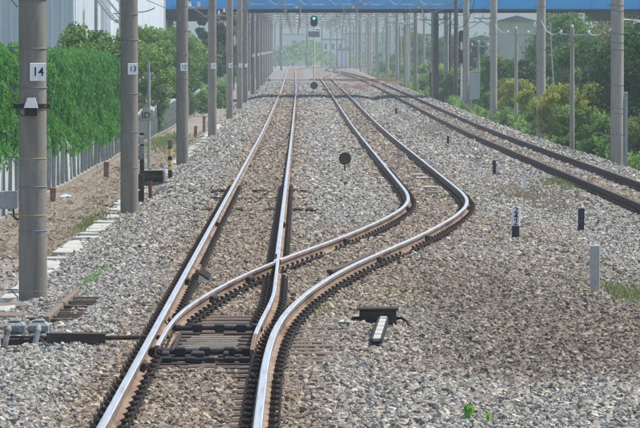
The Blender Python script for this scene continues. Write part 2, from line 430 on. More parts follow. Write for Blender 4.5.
# wing rail, crossing nose, check rails
rail('wing_rail', lambda y: left_div(y) - (.02 + .05 * (y - YF + .25) ** 1.0 if y > YF - .25 else 0) * .6, YF - .25, YF + .75, turn, zoff=.004)
def chk(xf, y0, y1, sgn, head):
    def fx(y):
        e = .06 * (1 - float(sstep(y0, y0 + .9, y))) + .06 * float(sstep(y1 - .9, y1, y))
        return xf(y) + sgn * (.105 + e)
    rail('check_rail', fx, y0, y1, turn, side='rail_side_dull', head=head)
chk(lambda y: main_x(y) + G2 + div_off(y), 57.2, 63.2, -1, 'rail_head_dull')
# third track
for s in (-1, 1):
    rail('rail', lambda y: track3_x(y) + s * G2, 60, 1000, right, side='rail_side_dull', head='rail_head_dull')

def sleepers(par, xf, y0, y1, me, fast_to, z=-.166, jit=.012):
    y = y0; k = 0
    while y < y1:
        r = float(rise(y)); x = float(xf(y)) + random.uniform(-.03, .03)
        put('sleeper', me, par, (x, y, z + r + random.uniform(-.006, .004)), (0, 0, random.uniform(-jit, jit)))
        if y < fast_to:
            for s in (-1, 1): put('rail_fastening', FAST, par, (float(xf(y)) + s * G2, y, r))
        y += .6 + random.uniform(-.025, .025); k += 1
SLEEP_Y = []
sleepers(main, main_x, 28.2, 39.3, SL_W, 40)
sleepers(main, main_x, 65.2, 190, SL_W, 100)
sleepers(loop, track2_x, 66.5, 190, SL_W, 118)
sleepers(right, track3_x, 84, 190, SL_C, 110)
# long turnout bearers
y = 39.9
LONG = {}
while y < 65:
    off = float(div_off(y)); L = round(2.25 + off + random.choice((0, .1, .2, .3)), 1)
    if L not in LONG: LONG[L] = sleeper_mesh(.215, L, .14, 'sleeper_wood')
    x0 = MAIN_C + off / 2
    put('sleeper', LONG[L], turn, (x0 + random.uniform(-.04, .04), y, -.166 + random.uniform(-.006, .004)), (0, 0, random.uniform(-.01, .01)))
    SLEEP_Y.append(y)
    put('rail_fastening', FAST, turn, (MAIN_C - G2, y, 0))
    put('rail_fastening', FAST, turn, (MAIN_C + G2 + off, y, 0))
    if y > 47:
        put('rail_fastening', FAST, turn, (MAIN_C - G2 + off, y, 0))
        if abs(off - 2 * G2) > .22: put('rail_fastening', FAST, turn, (float(straight_right(y)), y, 0))
    y += .585
# slide plates under the blades
sp_ = MB(); sp_.box(-.30, .26, -.07, .07, -.166, -.1535, 'iron_dark'); SPM = sp_.mesh('slide_plate')
for y in SLEEP_Y:
    if y < 47:
        put('slide_plate', SPM, turn, (MAIN_C - G2 + .15, y, 0)); put('slide_plate', SPM, turn, (MAIN_C + G2 - .17, y, 0))
# stretcher rods between the blades
def rod(y, xa, xb, z, r, name='stretcher_rod'):
    b = MB(); b.tube([(xa, y, z), (xa + .10, y, z), (xa + .10, y, z), (xb - .10, y, z), (xb, y, z)], [r, r, r * .72, r * .72, r * .72], 'iron_black', 8)
    for t in (.0, .30, .55, .80, .985):
        x = xa + (xb - xa) * t
        b.box(x - .05, x + .05, y - .05, y + .05, z - r * 1.25, z + r * 1.25, 'iron_black', .012)
    b.build(name, turn)
rod(42.35, MAIN_C - G2 + .03, float(straight_right(42.35)) - .02, -.088, .035)
rod(41.75, MAIN_C - G2 + .20, float(straight_right(42)) - .05, -.125, .022, 'detector_rod')
rod(45.9, float(left_div(45.9)) + .02, float(straight_right(45.9)) - .01, -.075, .034)
b = MB()                                       # drive fork
for x, ww in ((-1.30, .07), (-1.02, .12), (-.72, .05)):
    b.box(x, x + ww, 42.0, 42.7, -.15, -.075, 'iron_black', .01)
b.build('drive_fork', turn)
# pale lock rods and adjusting ladder lying between the bearers
b = MB()
for k, y in enumerate(np.arange(43.0, 45.6, .29)):
    b.box(-1.22 + .015 * k, -.62 + .012 * (k % 3), y, y + .075, -.150, -.130, 'sleeper_concrete', .006)
b.box(-1.235, -1.20, 42.9, 45.6, -.15, -.112, 'iron_dark'); b.build('tread_plates', turn)
# rail anchors / joint bars on the sides of the rails
def joint(par, xf, y, side, m='iron_dark'):
    b = MB(); b.box(-.028, .028, -.22, .22, -.122, -.042, m, .01)
    for q in (-.15, -.05, .05, .15): b.tube([(side * .02, q, -.08), (side * .055, q, -.08)], .016, m, 6)
    ang = math.atan2(float(xf(y + .3)) - float(xf(y - .3)), .6)
    put('fish_plate', b.mesh('fish_plate'), par, (float(xf(y)) + side * .034, y, float(rise(y))), (0, 0, -ang))
RDIV = lambda y: main_x(y) + G2 + div_off(y)
for y in (62.2, 70.0, 84.4): joint(turn if y < 66 else loop, RDIV, y, 1)
for y in (51.8, 56.4, 68.6, 84.0): joint(turn if y < 66 else loop, left_div, y, 1)
for y in (40.3, 56.0, 76.0): joint(main, lambda q: main_x(q) - G2, y, 1)
for y in (75.5,): joint(main, lambda q: main_x(q) + G2, y, 1)
for y in (120, 152): joint(loop, RDIV, y, 1)

# impedance leads crossing the main track
for y in (92.0, 96.5, 97.6):
    b = MB(); 
    zz = -.145
    b.tube([(-2.1, y, zz - .03), (-1.75, y + .1, zz + .02), (-1.45, y, zz), (-.9, y - .1, zz + .015), (-.5, y + .05, zz), (-.3, y, zz), (.1, y - .05, zz + .01), (.35, y, zz - .02)], .02, 'rubber', 6)
    tag(b.build('track_cable'), {92.0: 'black cable lying across main track, nearest of three, by the equipment post', 96.5: 'black cable lying across main track, middle one of three', 97.6: 'black cable lying across main track, farthest of three'}[y], 'cable', 'cables crossing the main track')
for k, y in enumerate((87.2,)):
    b = MB(); b.box(-2.05, .55, y - .10, y + .10, -.20, -.16, 'deck_rust', .01)
    tag(b.build('timber_strip'), 'rust coloured strip laid across main track below the cables', 'timber')
b = MB()
for x in (-2.0, -1.72, -1.15, -.55, -.05, .18):
    b.box(x - .07, x + .07, 84.8, 85.4, -.20, -.105, 'iron_dark', .02)
b.box(-2.1, .3, 85.0, 85.18, -.20, -.15, 'iron_dark')
tag(b.build('cable_clamps'), 'row of dark cable clamps fixed across the main track', 'cable clamps')

# ------------------------------------------------------------------ ballast stones (uncountable: one object)
def rocks():
    c = bpy.data.collections.new('stone_shapes')
    r = np.random.default_rng(3)
    m = bpy.data.materials.new('ballast_stone'); n, l = nodes(m); b = n['Principled BSDF']; b.inputs['Roughness'].default_value = .9
    b.inputs['Specular IOR Level'].default_value = .25
    a = n.new('ShaderNodeAttribute'); a.attribute_type = 'INSTANCER'; a.attribute_name = 'tone'
    tc = n.new('ShaderNodeTexCoord'); nz = n.new('ShaderNodeTexNoise'); nz.inputs['Scale'].default_value = 2.5; nz.inputs['Detail'].default_value = 5
    l.new(tc.outputs['Object'], nz.inputs['Vector'])
    mr = n.new('ShaderNodeMapRange'); mr.inputs[1].default_value = .3; mr.inputs[2].default_value = .7; mr.inputs[3].default_value = .72; mr.inputs[4].default_value = 1.2
    l.new(nz.outputs[0], mr.inputs[0])
    mx = n.new('ShaderNodeVectorMath'); mx.operation = 'SCALE'; l.new(a.outputs['Vector'], mx.inputs[0]); l.new(mr.outputs[0], mx.inputs['Scale'])
    l.new(mx.outputs[0], b.inputs['Base Color'])
    for k in range(8):
        P = r.normal(size=(13, 3)); P /= np.linalg.norm(P, axis=1)[:, None]
        P *= r.uniform(.75, 1.1, (13, 1)); P *= np.array([1.0, r.uniform(.62, .95), r.uniform(.40, .62)])
        bm = bmesh.new()
        for p in P: bm.verts.new(p)
        h = bmesh.ops.convex_hull(bm, input=bm.verts)
        me = bpy.data.meshes.new('stone'); bm.to_mesh(me); bm.free(); me.materials.append(m)
        c.objects.link(bpy.data.objects.new('stone', me))
    return c
ROCKS = rocks()

def scatter(y0, y1, dens, size, xa, xb, seed):
    r = np.random.default_rng(seed)
    X0 = lambda y: np.maximum(xa, -(300 + 60) * y / F - .6); X1 = lambda y: np.minimum(xb, (340 + 60) * y / F + .6)
    A = (xb - xa) * (y1 - y0); N = int(A * dens)
    x = r.uniform(xa, xb, N); y = r.uniform(y0, y1, N)
    keep = (x > X0(y)) & (x < X1(y)); x, y = x[keep], y[keep]
    s = size * np.clip(r.lognormal(0, .32, len(x)), .5, 1.9)
    z = ground_z(x, y)
    mc = main_x(y); d3 = track3_x(y); t2 = track2_x(y)
    dm = np.abs(x - mc); d2 = np.abs(x - t2); dd3 = np.abs(x - d3)
    ok = np.ones(len(x), bool)
    # keep clear of the rails
    rl = [mc - G2, np.where(y < 62, straight_right(y), mc + G2), t2 - G2, t2 + G2, d3 - G2, d3 + G2]
    for rx in rl: ok &= np.abs(x - rx) > .075 + s * .45
    near = np.zeros(len(x), bool)
    for rx in rl: near |= np.abs(x - rx) < .20
    ok &= ~(near & (r.random(len(x)) < .45))
    # points: the cribs between the bearers are low and the blades need room
    tz = (y > 41.2) & (y < 50) & (x > mc - G2) & (x < mc + G2 + .2)
    sy = np.array(SLEEP_Y); k = np.abs(y[:, None] - sy[None, :]).min(1) if len(x) < 400000 else np.ones(len(x))
    ins = (y > 39.5) & (y < 65) & (x > mc - 1.1) & (x < t2 + 1.1)
    ok &= ~(ins & (k < .12) & (r.random(len(x)) < np.where(y < 54, .95, .75)))
    sh = (y > 42.0) & (y < 51.5) & (((x > t2 + G2) & (x < t2 + 1.12 + .10 * np.sin(y * 5))) | ((x < mc - G2) & (x > mc - 1.14 - .12 * np.sin(y * 4))))
    ok &= ~(sh & (k < .12) & (r.random(len(x)) < .80)); z = np.where(sh, z - .018, z)
    z = np.where(tz, z - .055, z)
    ok &= ~(tz & (r.random(len(x)) < .3))
    # outer bearer ends show on the right of the stock rail
    # thin out over the dirt on the left
    ok &= ~((x < -3.55 + .12 * np.sin(y * .9)) & (r.random(len(x)) < .97))
    ok &= ~((x > 9.25) & (r.random(len(x)) < .85))
    x, y, z, s = x[ok], y[ok], z[ok], s[ok]; dm, d2, dd3 = dm[ok], d2[ok], dd3[ok]
    n = len(x)
    # colours: clean grey stone, rust-brown where trains shed brake dust
    low = np.sin(x * .8 + .21 * y + 1) + np.sin(.37 * y - .9 * x) + np.sin(.09 * y + .5 * x + 2)
    br = np.clip(1.35 - dm, 0, 1) * 1.1 + np.clip(1.25 - d2, 0, 1) * 1.0 + np.clip(.9 - dd3, 0, 1) * .9
    fg = np.where((y < 80) & (x > .2) & (x < 4.6), .66, 0)
    eg = 42.3 - .75 * np.clip(x, 0, 6) + .9 * np.sin(2.1 * x + 1) + .5 * np.sin(5.3 * x) + r.normal(0, .9, n)
    fg = np.where((y < eg) & (x > .2), fg * .30, fg)
    br = np.clip(np.maximum(br, fg) + .13 * low + r.normal(0, .16, n), 0, 1)
    br = np.where((y < 47) & (x < -1.9), br * .35, br)
    lum = np.clip(r.lognormal(0, .30, n), .42, 1.8)
    grey = np.array([.345, .322, .280]); brown = np.array([.305, .247, .186])
    c = (grey * (1 - br)[:, None] + brown * br[:, None]) * lum[:, None]
    tint = r.normal(0, .035, (n, 1)) * np.array([[1, .1, -1]]); c = np.clip(c * (1 + tint * 1.5), .03, .75)
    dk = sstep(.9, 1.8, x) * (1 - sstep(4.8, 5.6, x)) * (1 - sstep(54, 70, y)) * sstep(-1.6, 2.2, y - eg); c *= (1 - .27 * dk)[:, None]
    return np.stack([x, y, z + s * r.uniform(-.15, .35, n)], 1), s, c

parts = [scatter(29.5, 44, 600, .0295, -6.2, 6.5, 1), scatter(44, 62, 500, .0315, -6.2, 7.5, 2), scatter(62, 90, 310, .037, -7, 9.6, 3),
         scatter(90, 135, 150, .050, -4.6, 10.4, 4), scatter(135, 190, 60, .066, -4.2, 10.2, 5), scatter(190, 270, 30, .075, -4.2, 10.2, 6), scatter(270, 430, 20, .082, -4.2, 10.2, 7)]
P = np.concatenate([p[0] for p in parts]); S = np.concatenate([p[1] for p in parts]); C3 = np.concatenate([p[2] for p in parts])
print('stones', len(P))
me = bpy.data.meshes.new('ballast_stones'); me.vertices.add(len(P)); me.vertices.foreach_set('co', P.astype(np.float32).ravel())
a = me.attributes.new('size', 'FLOAT', 'POINT'); a.data.foreach_set('value', S.astype(np.float32))
a = me.attributes.new('tone', 'FLOAT_VECTOR', 'POINT'); a.data.foreach_set('vector', C3.astype(np.float32).ravel())
a = me.attributes.new('turn', 'FLOAT_VECTOR', 'POINT'); a.data.foreach_set('vector', (RNG.uniform(-1, 1, (len(P), 3)) * np.array([.7, .7, 3.14])).astype(np.float32).ravel())
me.update()
st = put('ballast_stones', me); st['kind'] = 'stuff'; st['label'] = 'crushed grey and brown ballast stones around the tracks'; st['category'] = 'ballast'
ng = bpy.data.node_groups.new('scatter_stones', 'GeometryNodeTree')
ng.interface.new_socket('Geometry', in_out='INPUT', socket_type='NodeSocketGeometry'); ng.interface.new_socket('Geometry', in_out='OUTPUT', socket_type='NodeSocketGeometry')
N_ = ng.nodes; L_ = ng.links
gi = N_.new('NodeGroupInput'); go = N_.new('NodeGroupOutput'); mp = N_.new('GeometryNodeMeshToPoints'); ip = N_.new('GeometryNodeInstanceOnPoints')
ci = N_.new('GeometryNodeCollectionInfo'); ci.inputs['Collection'].default_value = ROCKS; ci.inputs['Separate Children'].default_value = True; ci.inputs['Reset Children'].default_value = True
def named(nm, t):
    k = N_.new('GeometryNodeInputNamedAttribute'); k.data_type = t; k.inputs['Name'].default_value = nm; return k.outputs['Attribute']
L_.new(gi.outputs[0], mp.inputs['Mesh']); L_.new(mp.outputs[0], ip.inputs['Points']); L_.new(ci.outputs[0], ip.inputs['Instance'])
ip.inputs['Pick Instance'].default_value = True
L_.new(named('turn', 'FLOAT_VECTOR'), ip.inputs['Rotation']); L_.new(named('size', 'FLOAT'), ip.inputs['Scale'])
L_.new(ip.outputs[0], go.inputs[0])
st.modifiers.new('stones', 'NODES').node_group = ng
# ------------------------------------------------------------------ left side: trough, poles, fence, hedge, warehouse
def gz(x, y): return float(ground_z(x, y))

tr = thing('cable_trough', 'pale concrete cable trough lids running past the left poles', 'cable trough', (0, 0, 0))
lid = MB(); lid.box(-.17, .17, -.485, .485, -.05, .03, 'concrete_pale', .012); LID = lid.mesh('lid')
y = 44.0
while y < 215:
    x = -3.62 - .06 * math.sin(y * .21) - .0006 * (y - 50)
    if random.random() > .22 or y < 50:
        put('lid', LID, tr, (x + random.uniform(-.03, .03), y, gz(x, y) + .015 + random.uniform(-.03, .02)), (random.uniform(-.03, .03), random.uniform(-.08, .08), random.uniform(-.10, .10)))
    y += 1.0

def band_mesh(r, m, h=.015):
    b = MB(); b.tube([(0, 0, -h / 2), (0, 0, h / 2)], r, m, 20); return b.mesh('steel_band', True)
PR = .172
BAND = band_mesh(PR + .006, 'band'); BANDT = band_mesh(PR + .004, 'band_tan', .012)
stp = MB(); stp.tube([(-PR - .01, 0, 0), (-PR - .14, 0, .005)], .008, 'band', 5); stp.tube([(-PR - .01, 0, -.10), (-PR - .10, 0, .0)], .007, 'band', 5)
STEP = stp.mesh('step_hook')
def pole_mesh(m, r=PR, h=11.0):
    b = MB(); b.tube([(0, 0, -.5), (0, 0, 1.5), (0, 0, 4), (0, 0, h)], [r * 1.03, r, r * .98, r * .9], m, 28)
    return b.mesh('shaft')
def smooth_me(me):
    me.polygons.foreach_set('use_smooth', [True] * len(me.polygons))
    try: me.set_sharp_from_angle(angle=math.radians(40))
    except Exception: pass
    return me
SH_L = smooth_me(pole_mesh('pole')); SH_R = smooth_me(pole_mesh('pole_grey', .185)); SH_D = smooth_me(pole_mesh('pole_dark', .12))
SH_T = smooth_me(pole_mesh('pole_grey', .085, 4.6))
pl = MB(); pl.box(-.105, .105, -.012, 0, -.11, .11, 'plate_white', .004); PLATE = pl.mesh('number_plate')

LEFTP = [(55.4, -3.29, '14'), (87.8, -3.33, '13'), (130, -3.40, '12'), (180.6, -3.52, '11'), (224, -3.5, '10'), (261, -3.5, '9'), (289, -3.5, None), (335, -3.5, None), (375, -3.5, None), (414, -3.55, None),
         (450, -3.6, None), (495, -3.7, None), (540, -3.8, None), (590, -3.9, None), (640, -4.0, None), (700, -2.9, None), (760, 1.2, None)]
ORD = ['nearest', 'second nearest', 'third nearest', 'fourth nearest', 'fifth nearest', 'sixth nearest', 'seventh nearest', 'eighth nearest', 'ninth nearest', 'tenth nearest', 'eleventh nearest', 'twelfth nearest', 'thirteenth nearest', 'fourteenth nearest', 'fifteenth nearest', 'sixteenth nearest', 'farthest']
POLES_L = []
for i, (y, x, num) in enumerate(LEFTP):
    base = gz(x, y); 
    lb = f'concrete overhead-line pole with number plate {num}, {ORD[i]} in the left row' if num else f'concrete overhead-line pole, {ORD[i]} in the left row'
    t = thing('line_pole', lb, 'pole', (x, y, base), 0, 'left row of poles'); POLES_L.append((x, y, t))
    put('shaft', SH_L, t)
    zs = {0: [.12, .86, 1.05, 1.40, 1.75, 2.36, 2.62, 3.10, 3.70], 1: [.9, 1.6, 2.35, 2.75, 3.4, 3.9, 4.5], 2: [.8, 1.7, 2.5, 3.2, 3.9, 4.6, 5.2]}.get(i, [1.2, 2.2, 3.2, 4.2, 5.2])
    if y < 300:
        for k, z in enumerate(zs):
            put('steel_band', BANDT if (i == 0 and z in (.12, 1.05, 1.75)) else BAND, t, (0, 0, z))
            if k % 2 == 0 or z > 2.5: put('step_hook', STEP, t, (0, 0, z + .01))
    zp = {0: 72, 1: 69, 2: 67, 3: 66}.get(i, 65.5)
    zpl = at(100, zp, Y=y).z - base if y < 300 else 2.95
    p = put('number_plate', PLATE, t, (.075 if y < 100 else .05, -PR * .93 - .01, zpl), (0, 0, math.radians(24)))
    if num: text(num, 'number', p, (0, -.0135, 0), .15, (math.pi / 2, 0, 0))
# lamp-like detector and bracket on the first pole
t0 = POLES_L[0][2]; x0, y0 = POLES_L[0][:2]
c = at(33, 106, Y=y0); zc = c.z - t0.location.z
det = thing('detector_unit', 'grey hooded box on a dark bracket fixed to the nearest left pole', 'detector', (x0, y0 - PR, t0.location.z + zc))
b = MB(); b.box(-.225, .225, -.035, -.005, -.03, .03, 'iron_dark', .005); b.build('bracket', det)
b = MB(); b.add([(-.085, -.06, -.02), (.085, -.06, -.02), (.085, -.24, -.02), (-.085, -.24, -.02), (-.05, -.07, .105), (.05, -.07, .105), (.045, -.15, .105), (-.045, -.15, .105)],
                [(3, 2, 1, 0), (4, 5, 6, 7), (0, 1, 5, 4), (1, 2, 6, 5), (2, 3, 7, 6), (3, 0, 4, 7)], 'galv'); b.build('hood', det)
b = MB(); b.box(-.075, .075, -.20, -.04, -.115, -.022, 'iron_black', .01); b.build('lens_box', det)
b = MB(); b.tube([(-.10, -.06, .0), (-.15, -.07, -.04), (-.15, -.08, -.09), (-.10, -.09, -.12), (-.05, -.09, -.11)], .009, 'cable', 6); b.build('lead', det)
b = MB(); b.tube([(.17, -.036, 0), (.17, -.046, 0)], .012, 'orange_lamp', 8); b.tube([(-.2, -.036, 0), (-.2, -.044, 0)], .012, 'iron_black', 8); b.build('bolt', det)
# small box on the far side of the first pole
c = at(9, 200, Y=y0 + .1)
jb = thing('junction_box', 'small pale box fixed low on the left of the nearest pole', 'box', (c.x, y0 + .12, c.z - .11))
b = MB(); b.box(-.12, .10, -.07, .07, 0, .22, 'galv', .01); b.build('case', jb)
b = MB(); b.tube([(.05, 0, .0), (.06, 0, -.09), (.10, 0, -.13), (.17, 0, -.10)], .014, 'rubber', 6); b.build('lead', jb)

# fence: separate panels with posts
fx = lambda y: -5.85 + .12 * math.sin(y * .03)
fe = thing('panel_fence', 'weathered pale panel fence below the green hedge on the left', 'fence', (0, 0, 0))
fp = MB()
V = []; nrib = 9
for k in range(nrib + 1):
    yy = -.98 + 1.96 * k / nrib; off = .018 if k % 2 else -.012
    V.append((off, yy * 1.04))
poly = V + [(a_ - .03, b_) for a_, b_ in reversed(V)]
n = len(poly); vs = [(a_, b_, 0) for a_, b_ in poly] + [(a_, b_, 1.16) for a_, b_ in poly]
fp.add(vs, [tuple(range(n))[::-1], tuple(range(n, 2 * n))] + [(k, (k + 1) % n, n + (k + 1) % n, n + k) for k in range(n)], 'fence_panel')
FP = fp.mesh('fence_panel')
q = MB(); q.box(-.05, .05, -.05, .05, -.3, 1.14, 'fence_post', .008); FQ = q.mesh('fence_post')
kb = MB(); kb.box(-.09, .09, -1.0, 1.0, -.3, .10, 'kerb', .01); FK = kb.mesh('kerb')
y = 66.0
while y < 262:
    x = fx(y); z = gz(x, y)
    put('fence_panel', FP, fe, (x - .03 + random.uniform(-.015, .015), y + 1.06, z + .09 + random.uniform(-.04, .03)), (random.uniform(-.02, .02), random.uniform(-.04, .03), random.uniform(-.03, .03)))
    put('fence_post', FQ, fe, (x + .03, y, z + random.uniform(-.05, .05)), (random.uniform(-.03, .03), random.uniform(-.04, .04), 0))
    put('kerb', FK, fe, (x + .02, y + 1.06, z))
    y += 2.12

# ------------------------------------------------------------------ foliage
def leaf_mesh(name, pts, nrm, size, tone, m, aspect=1.7, up=0.0, seed=0):
    """pts: n x 3 leaf centres; one folded-free quad each, tone is a per-leaf hue choice"""
    r = np.random.default_rng(seed); n = len(pts)
    d = nrm + r.normal(0, .65, (n, 3)); d[:, 2] += .2; d /= np.linalg.norm(d, axis=1)[:, None] + 1e-9
    t = r.normal(size=(n, 3)); t[:, 2] += up; t -= (t * d).sum(1)[:, None] * d; t /= np.linalg.norm(t, axis=1)[:, None] + 1e-9
    bt = np.cross(d, t); s = (np.asarray(size) * r.uniform(.6, 1.35, n))[:, None]
    L = s * aspect / 2; W = s / 2
    V = np.stack([pts - t * L, pts + bt * W - t * L * .1, pts + t * L, pts - bt * W - t * L * .1], 1).reshape(-1, 3)
    me = bpy.data.meshes.new(name); me.vertices.add(4 * n); me.vertices.foreach_set('co', V.astype(np.float32).ravel())
    me.loops.add(4 * n); me.loops.foreach_set('vertex_index', np.arange(4 * n, dtype=np.int32))
    me.polygons.add(n); me.polygons.foreach_set('loop_start', np.arange(0, 4 * n, 4, dtype=np.int32)); me.polygons.foreach_set('loop_total', np.full(n, 4, np.int32))
    a = me.attributes.new('tone', 'FLOAT', 'POINT'); a.data.foreach_set('value', np.repeat(np.clip(tone, 0, 1), 4).astype(np.float32))
    me.materials.append(M[m]); me.update(calc_edges=True); me.validate()
    return me

def crown_points(r, n, H, R, z0, clumps, flat=.8):
    """leaf clumps spread through an uneven crown"""
    cs = []; 
    for k in range(clumps):
        u = r.normal(size=3); u /= np.linalg.norm(u); rad = r.uniform(.35, 1.0) ** .6
        c = np.array([u[0] * R * rad, u[1] * R * rad, z0 + (H - z0) * (.5 + .5 * u[2] * rad)])
        cs.append((c, R * r.uniform(.20, .42)))
    P = []; Nn = []; T = []
    per = n // clumps
    for c, cr in cs:
        u = r.normal(size=(per, 3)); u /= np.linalg.norm(u, axis=1)[:, None]
        rad = r.uniform(.45, 1.05, (per, 1))
        p = c + u * rad * cr * np.array([1, 1, flat]); P.append(p); Nn.append(u); T.append(np.full(per, r.uniform(.15, .75)) + r.normal(0, .18, per))
    return np.concatenate(P), np.concatenate(Nn), np.concatenate(T), cs

def make_tree(name, label, cat, x, y, H, R, m, seed, n=3200, leaf=.16, z0=None, clumps=26, group=None, trunk=.11, stems=1, up=0., aspect=1.7):
    r = np.random.default_rng(seed); z = gz(x, y) - .03
    z0 = H * .25 if z0 is None else z0
    t = thing(name, label, cat, (x, y, z), 0, group)
    P, Nn, T, cs = crown_points(r, n, H, R, z0, clumps)
    P[:, 2] = np.maximum(P[:, 2], .03)
    put('crown', leaf_mesh('crown', P, Nn, leaf, T, m, aspect, up, seed), t)
    b = MB()
    for s in range(stems):
        ox, oy = (0, 0) if stems == 1 else r.uniform(-.3, .3, 2) * R
        top = Vector((ox + r.uniform(-.1, .1) * R, oy + r.uniform(-.1, .1) * R, H * .82))
        mid = Vector((ox + r.uniform(-.06, .06) * R, oy, H * .4))
        b.tube([(ox, oy, -.1), (ox, oy, H * .12), mid, top], [trunk, trunk * .85, trunk * .6, trunk * .15], 'bark', 7)
        for c, cr in cs[s::stems][:9]:
            st_ = Vector((ox, oy, 0)).lerp(mid, .5 + .5 * r.random()); b.tube([st_, (st_ + Vector(c)) / 2 + Vector((0, 0, .08 * H)), Vector(c)], [trunk * .4, trunk * .25, trunk * .08], 'bark', 5)
    b.build('trunk', t)
    return t

# clipped conifer hedge
r = np.random.default_rng(21)
HY0, HY1, HX0, HX1 = 78.0, 149.0, -8.3, -6.0
nh = 190000
hy = r.uniform(HY0, HY1, nh); face = r.random(nh)
bul = lambda y, z: .16 * np.sin(y * 2.3 + 1.3 * np.sin(z * 2.1)) + .10 * np.sin(y * 5.1 + 2 * z) + .07 * np.sin(y * 9.7 - 3 * z)
htop = lambda y: 3.22 + .10 * np.sin(y * 1.1) + .08 * np.sin(y * 2.9 + 1) + .12 * sstep(100, 80, y)
side = face < .70; end = (face >= .70) & (face < .80)
hz = np.where(side, r.uniform(.24 + .10 * sstep(140, 90, hy) + .05 * np.sin(hy * 1.9) + .035 * np.sin(hy * 4.3 + 1), 1, nh) ** .95 * htop(hy), htop(hy) + r.uniform(-.25, .12, nh))
hx = np.where(side, HX1 + bul(hy, hz) - .25 * np.clip((hz - 2.5) / .8, 0, 1) ** 2 + .22 * (1 - sstep(.9, 2.0, hz)) - r.exponential(.07, nh), r.uniform(HX0, HX1 - .1, nh))
hy = np.where(end, HY1 - r.exponential(.12, nh), hy); hz = np.where(end, r.uniform(.2, 3.3, nh), hz)
nn = np.where(side[:, None], np.array([[1., -.25, .45]]), np.array([[.3, -.2, 1.]]))
basez = ground_z(np.full(nh, -6.3), hy)
low = np.sin(hy * 1.3) * .12 + np.sin(hy * 3.7 + hz * 2) * .10
hd = thing('hedge', 'tall clipped bright green conifer hedge behind the left fence', 'hedge', (0, 0, 0))
put('foliage', leaf_mesh('foliage', np.stack([hx, hy, hz + basez], 1), nn, .033, .45 + low + r.normal(0, .20, nh), 'leaf_hedge', 4.4, 3.4, 5), hd)
b = MB()
for yy in np.arange(HY0 + .6, HY1, 1.7):
    z = gz(-7, yy); b.tube([(-7.1, yy, z - .05), (-7.05, yy, z + 1.4), (-7.1, yy, z + 2.9)], [.07, .05, .02], 'bark', 6)
b.build('stems', hd)
# inner foliage: larger leaves of deeper tone fill the hedge body
m2 = 9000; yy = r.uniform(HY0, HY1, m2)
put('inner_foliage', leaf_mesh('inner_foliage', np.stack([r.uniform(HX0, HX1 - .3, m2), yy, r.uniform(.1, 3.05, m2) + ground_z(np.full(m2, -7.), yy)], 1), r.normal(size=(m2, 3)), .26, r.uniform(.1, .6, m2), 'leaf_hedge', 2.0, 1.0, 6), hd)

# shrubs behind and beyond the hedge (left)
LT = [('hedge_shrub', 'rounded bright green shrub rising above the hedge end by the warehouse stairs', -7.2, 158, 4.25, 1.5, 'leaf_bright', 3200, .17),
      ('leafy_shrub', 'low green shrub topping the hedge beside the nearest bright shrub', -7.6, 150.5, 3.7, 1.0, 'leaf_mid', 2200, .15),
      ('ivy_plant', 'pale flowering climber hanging over the fence at the hedge end', -6.35, 149, 2.9, .75, 'leaf_ivy', 2600, .10),
      ('leafy_tree', 'bright leafy tree seen between second and third left poles', -7.6, 200, 4.7, 1.9, 'leaf_bright', 4200, .17),
      ('ivy_plant', 'pale variegated climber hanging on the fence between second and third poles', -6.3, 186, 2.7, .9, 'leaf_ivy', 2400, .11),
      ('leafy_tree', 'bright yellow-green tree just right of the third left pole', -7.2, 236, 5.0, 1.9, 'leaf_bright', 4200, .18),
      ('leafy_tree', 'mid green tree standing behind the third left pole', -7.8, 218, 4.6, 1.8, 'leaf_mid', 3800, .18),
      ('ivy_plant', 'climber spreading over the far fence right of the third pole', -6.2, 232, 2.3, .9, 'leaf_ivy', 2200, .12),
      ('leafy_tree', 'green tree behind the fourth left pole', -6.9, 262, 4.9, 1.8, 'leaf_mid', 3600, .19),
      ('leafy_shrub', 'small green shrub at the foot of the fifth left pole', -4.9, 240, 1.6, .8, 'leaf_bright', 1600, .13),
      ('leafy_shrub', 'small shrub beside the sixth left pole', -4.7, 270, 1.5, .8, 'leaf_mid', 1500, .14),
      ('leafy_tree', 'dark ivy-grown tree behind the far left poles', -6.4, 330, 6.6, 1.5, 'leaf_dark', 3000, .24),
      ('leafy_tree', 'slim green tree among the farther left poles', -5.7, 385, 6.8, 1.4, 'leaf_mid', 2600, .26)]
for k, (nm, lb, x, y, H, R, m, n, lf) in enumerate(LT):
    make_tree(nm, lb, 'shrub' if 'tree' not in nm else 'tree', x, y, H, R, m, 100 + k, int(n * 3.0), lf * .58, z0=2.3 if nm == 'hedge_shrub' else .15 if nm != 'leafy_tree' else .5, clumps=34, stems=3 if 'tree' not in nm else 1, trunk=.05 if 'tree' not in nm else .11)

# warehouse
wh = thing('warehouse', 'white ribbed metal warehouse behind the hedge on the left', 'building', (0, 0, 0))
def ribbed(name, x0, y0, x1, y1, z0, z1, pitch, parent, m='wall_white', dep=.05):
    L = math.hypot(x1 - x0, y1 - y0); ux, uy = (x1 - x0) / L, (y1 - y0) / L; nx_, ny_ = uy, -ux
    pts = []; s = 0
    while s < L - 1e-6:
        for (a_, d_) in ((0, 0), (.62, 0), (.70, dep), (.92, dep)):
            q_ = s + a_ * pitch
            if q_ <= L: pts.append((x0 + ux * q_ + nx_ * d_, y0 + uy * q_ + ny_ * d_))
        s += pitch
    pts.append((x1, y1)); b = MB(); n = len(pts)
    b.add([(p[0], p[1], z0) for p in pts] + [(p[0], p[1], z1) for p in pts], [(k, k + 1, n + k + 1, n + k) for k in range(n - 1)], m)
    return b.build(name, parent)
ribbed('front_wall', -24, 176, -8.75, 176, -.5, 9.5, .40, wh, dep=.13)
ribbed('side_wall', -8.75, 176, -8.75, 196, -.5, 9.5, .9, wh, dep=.09)
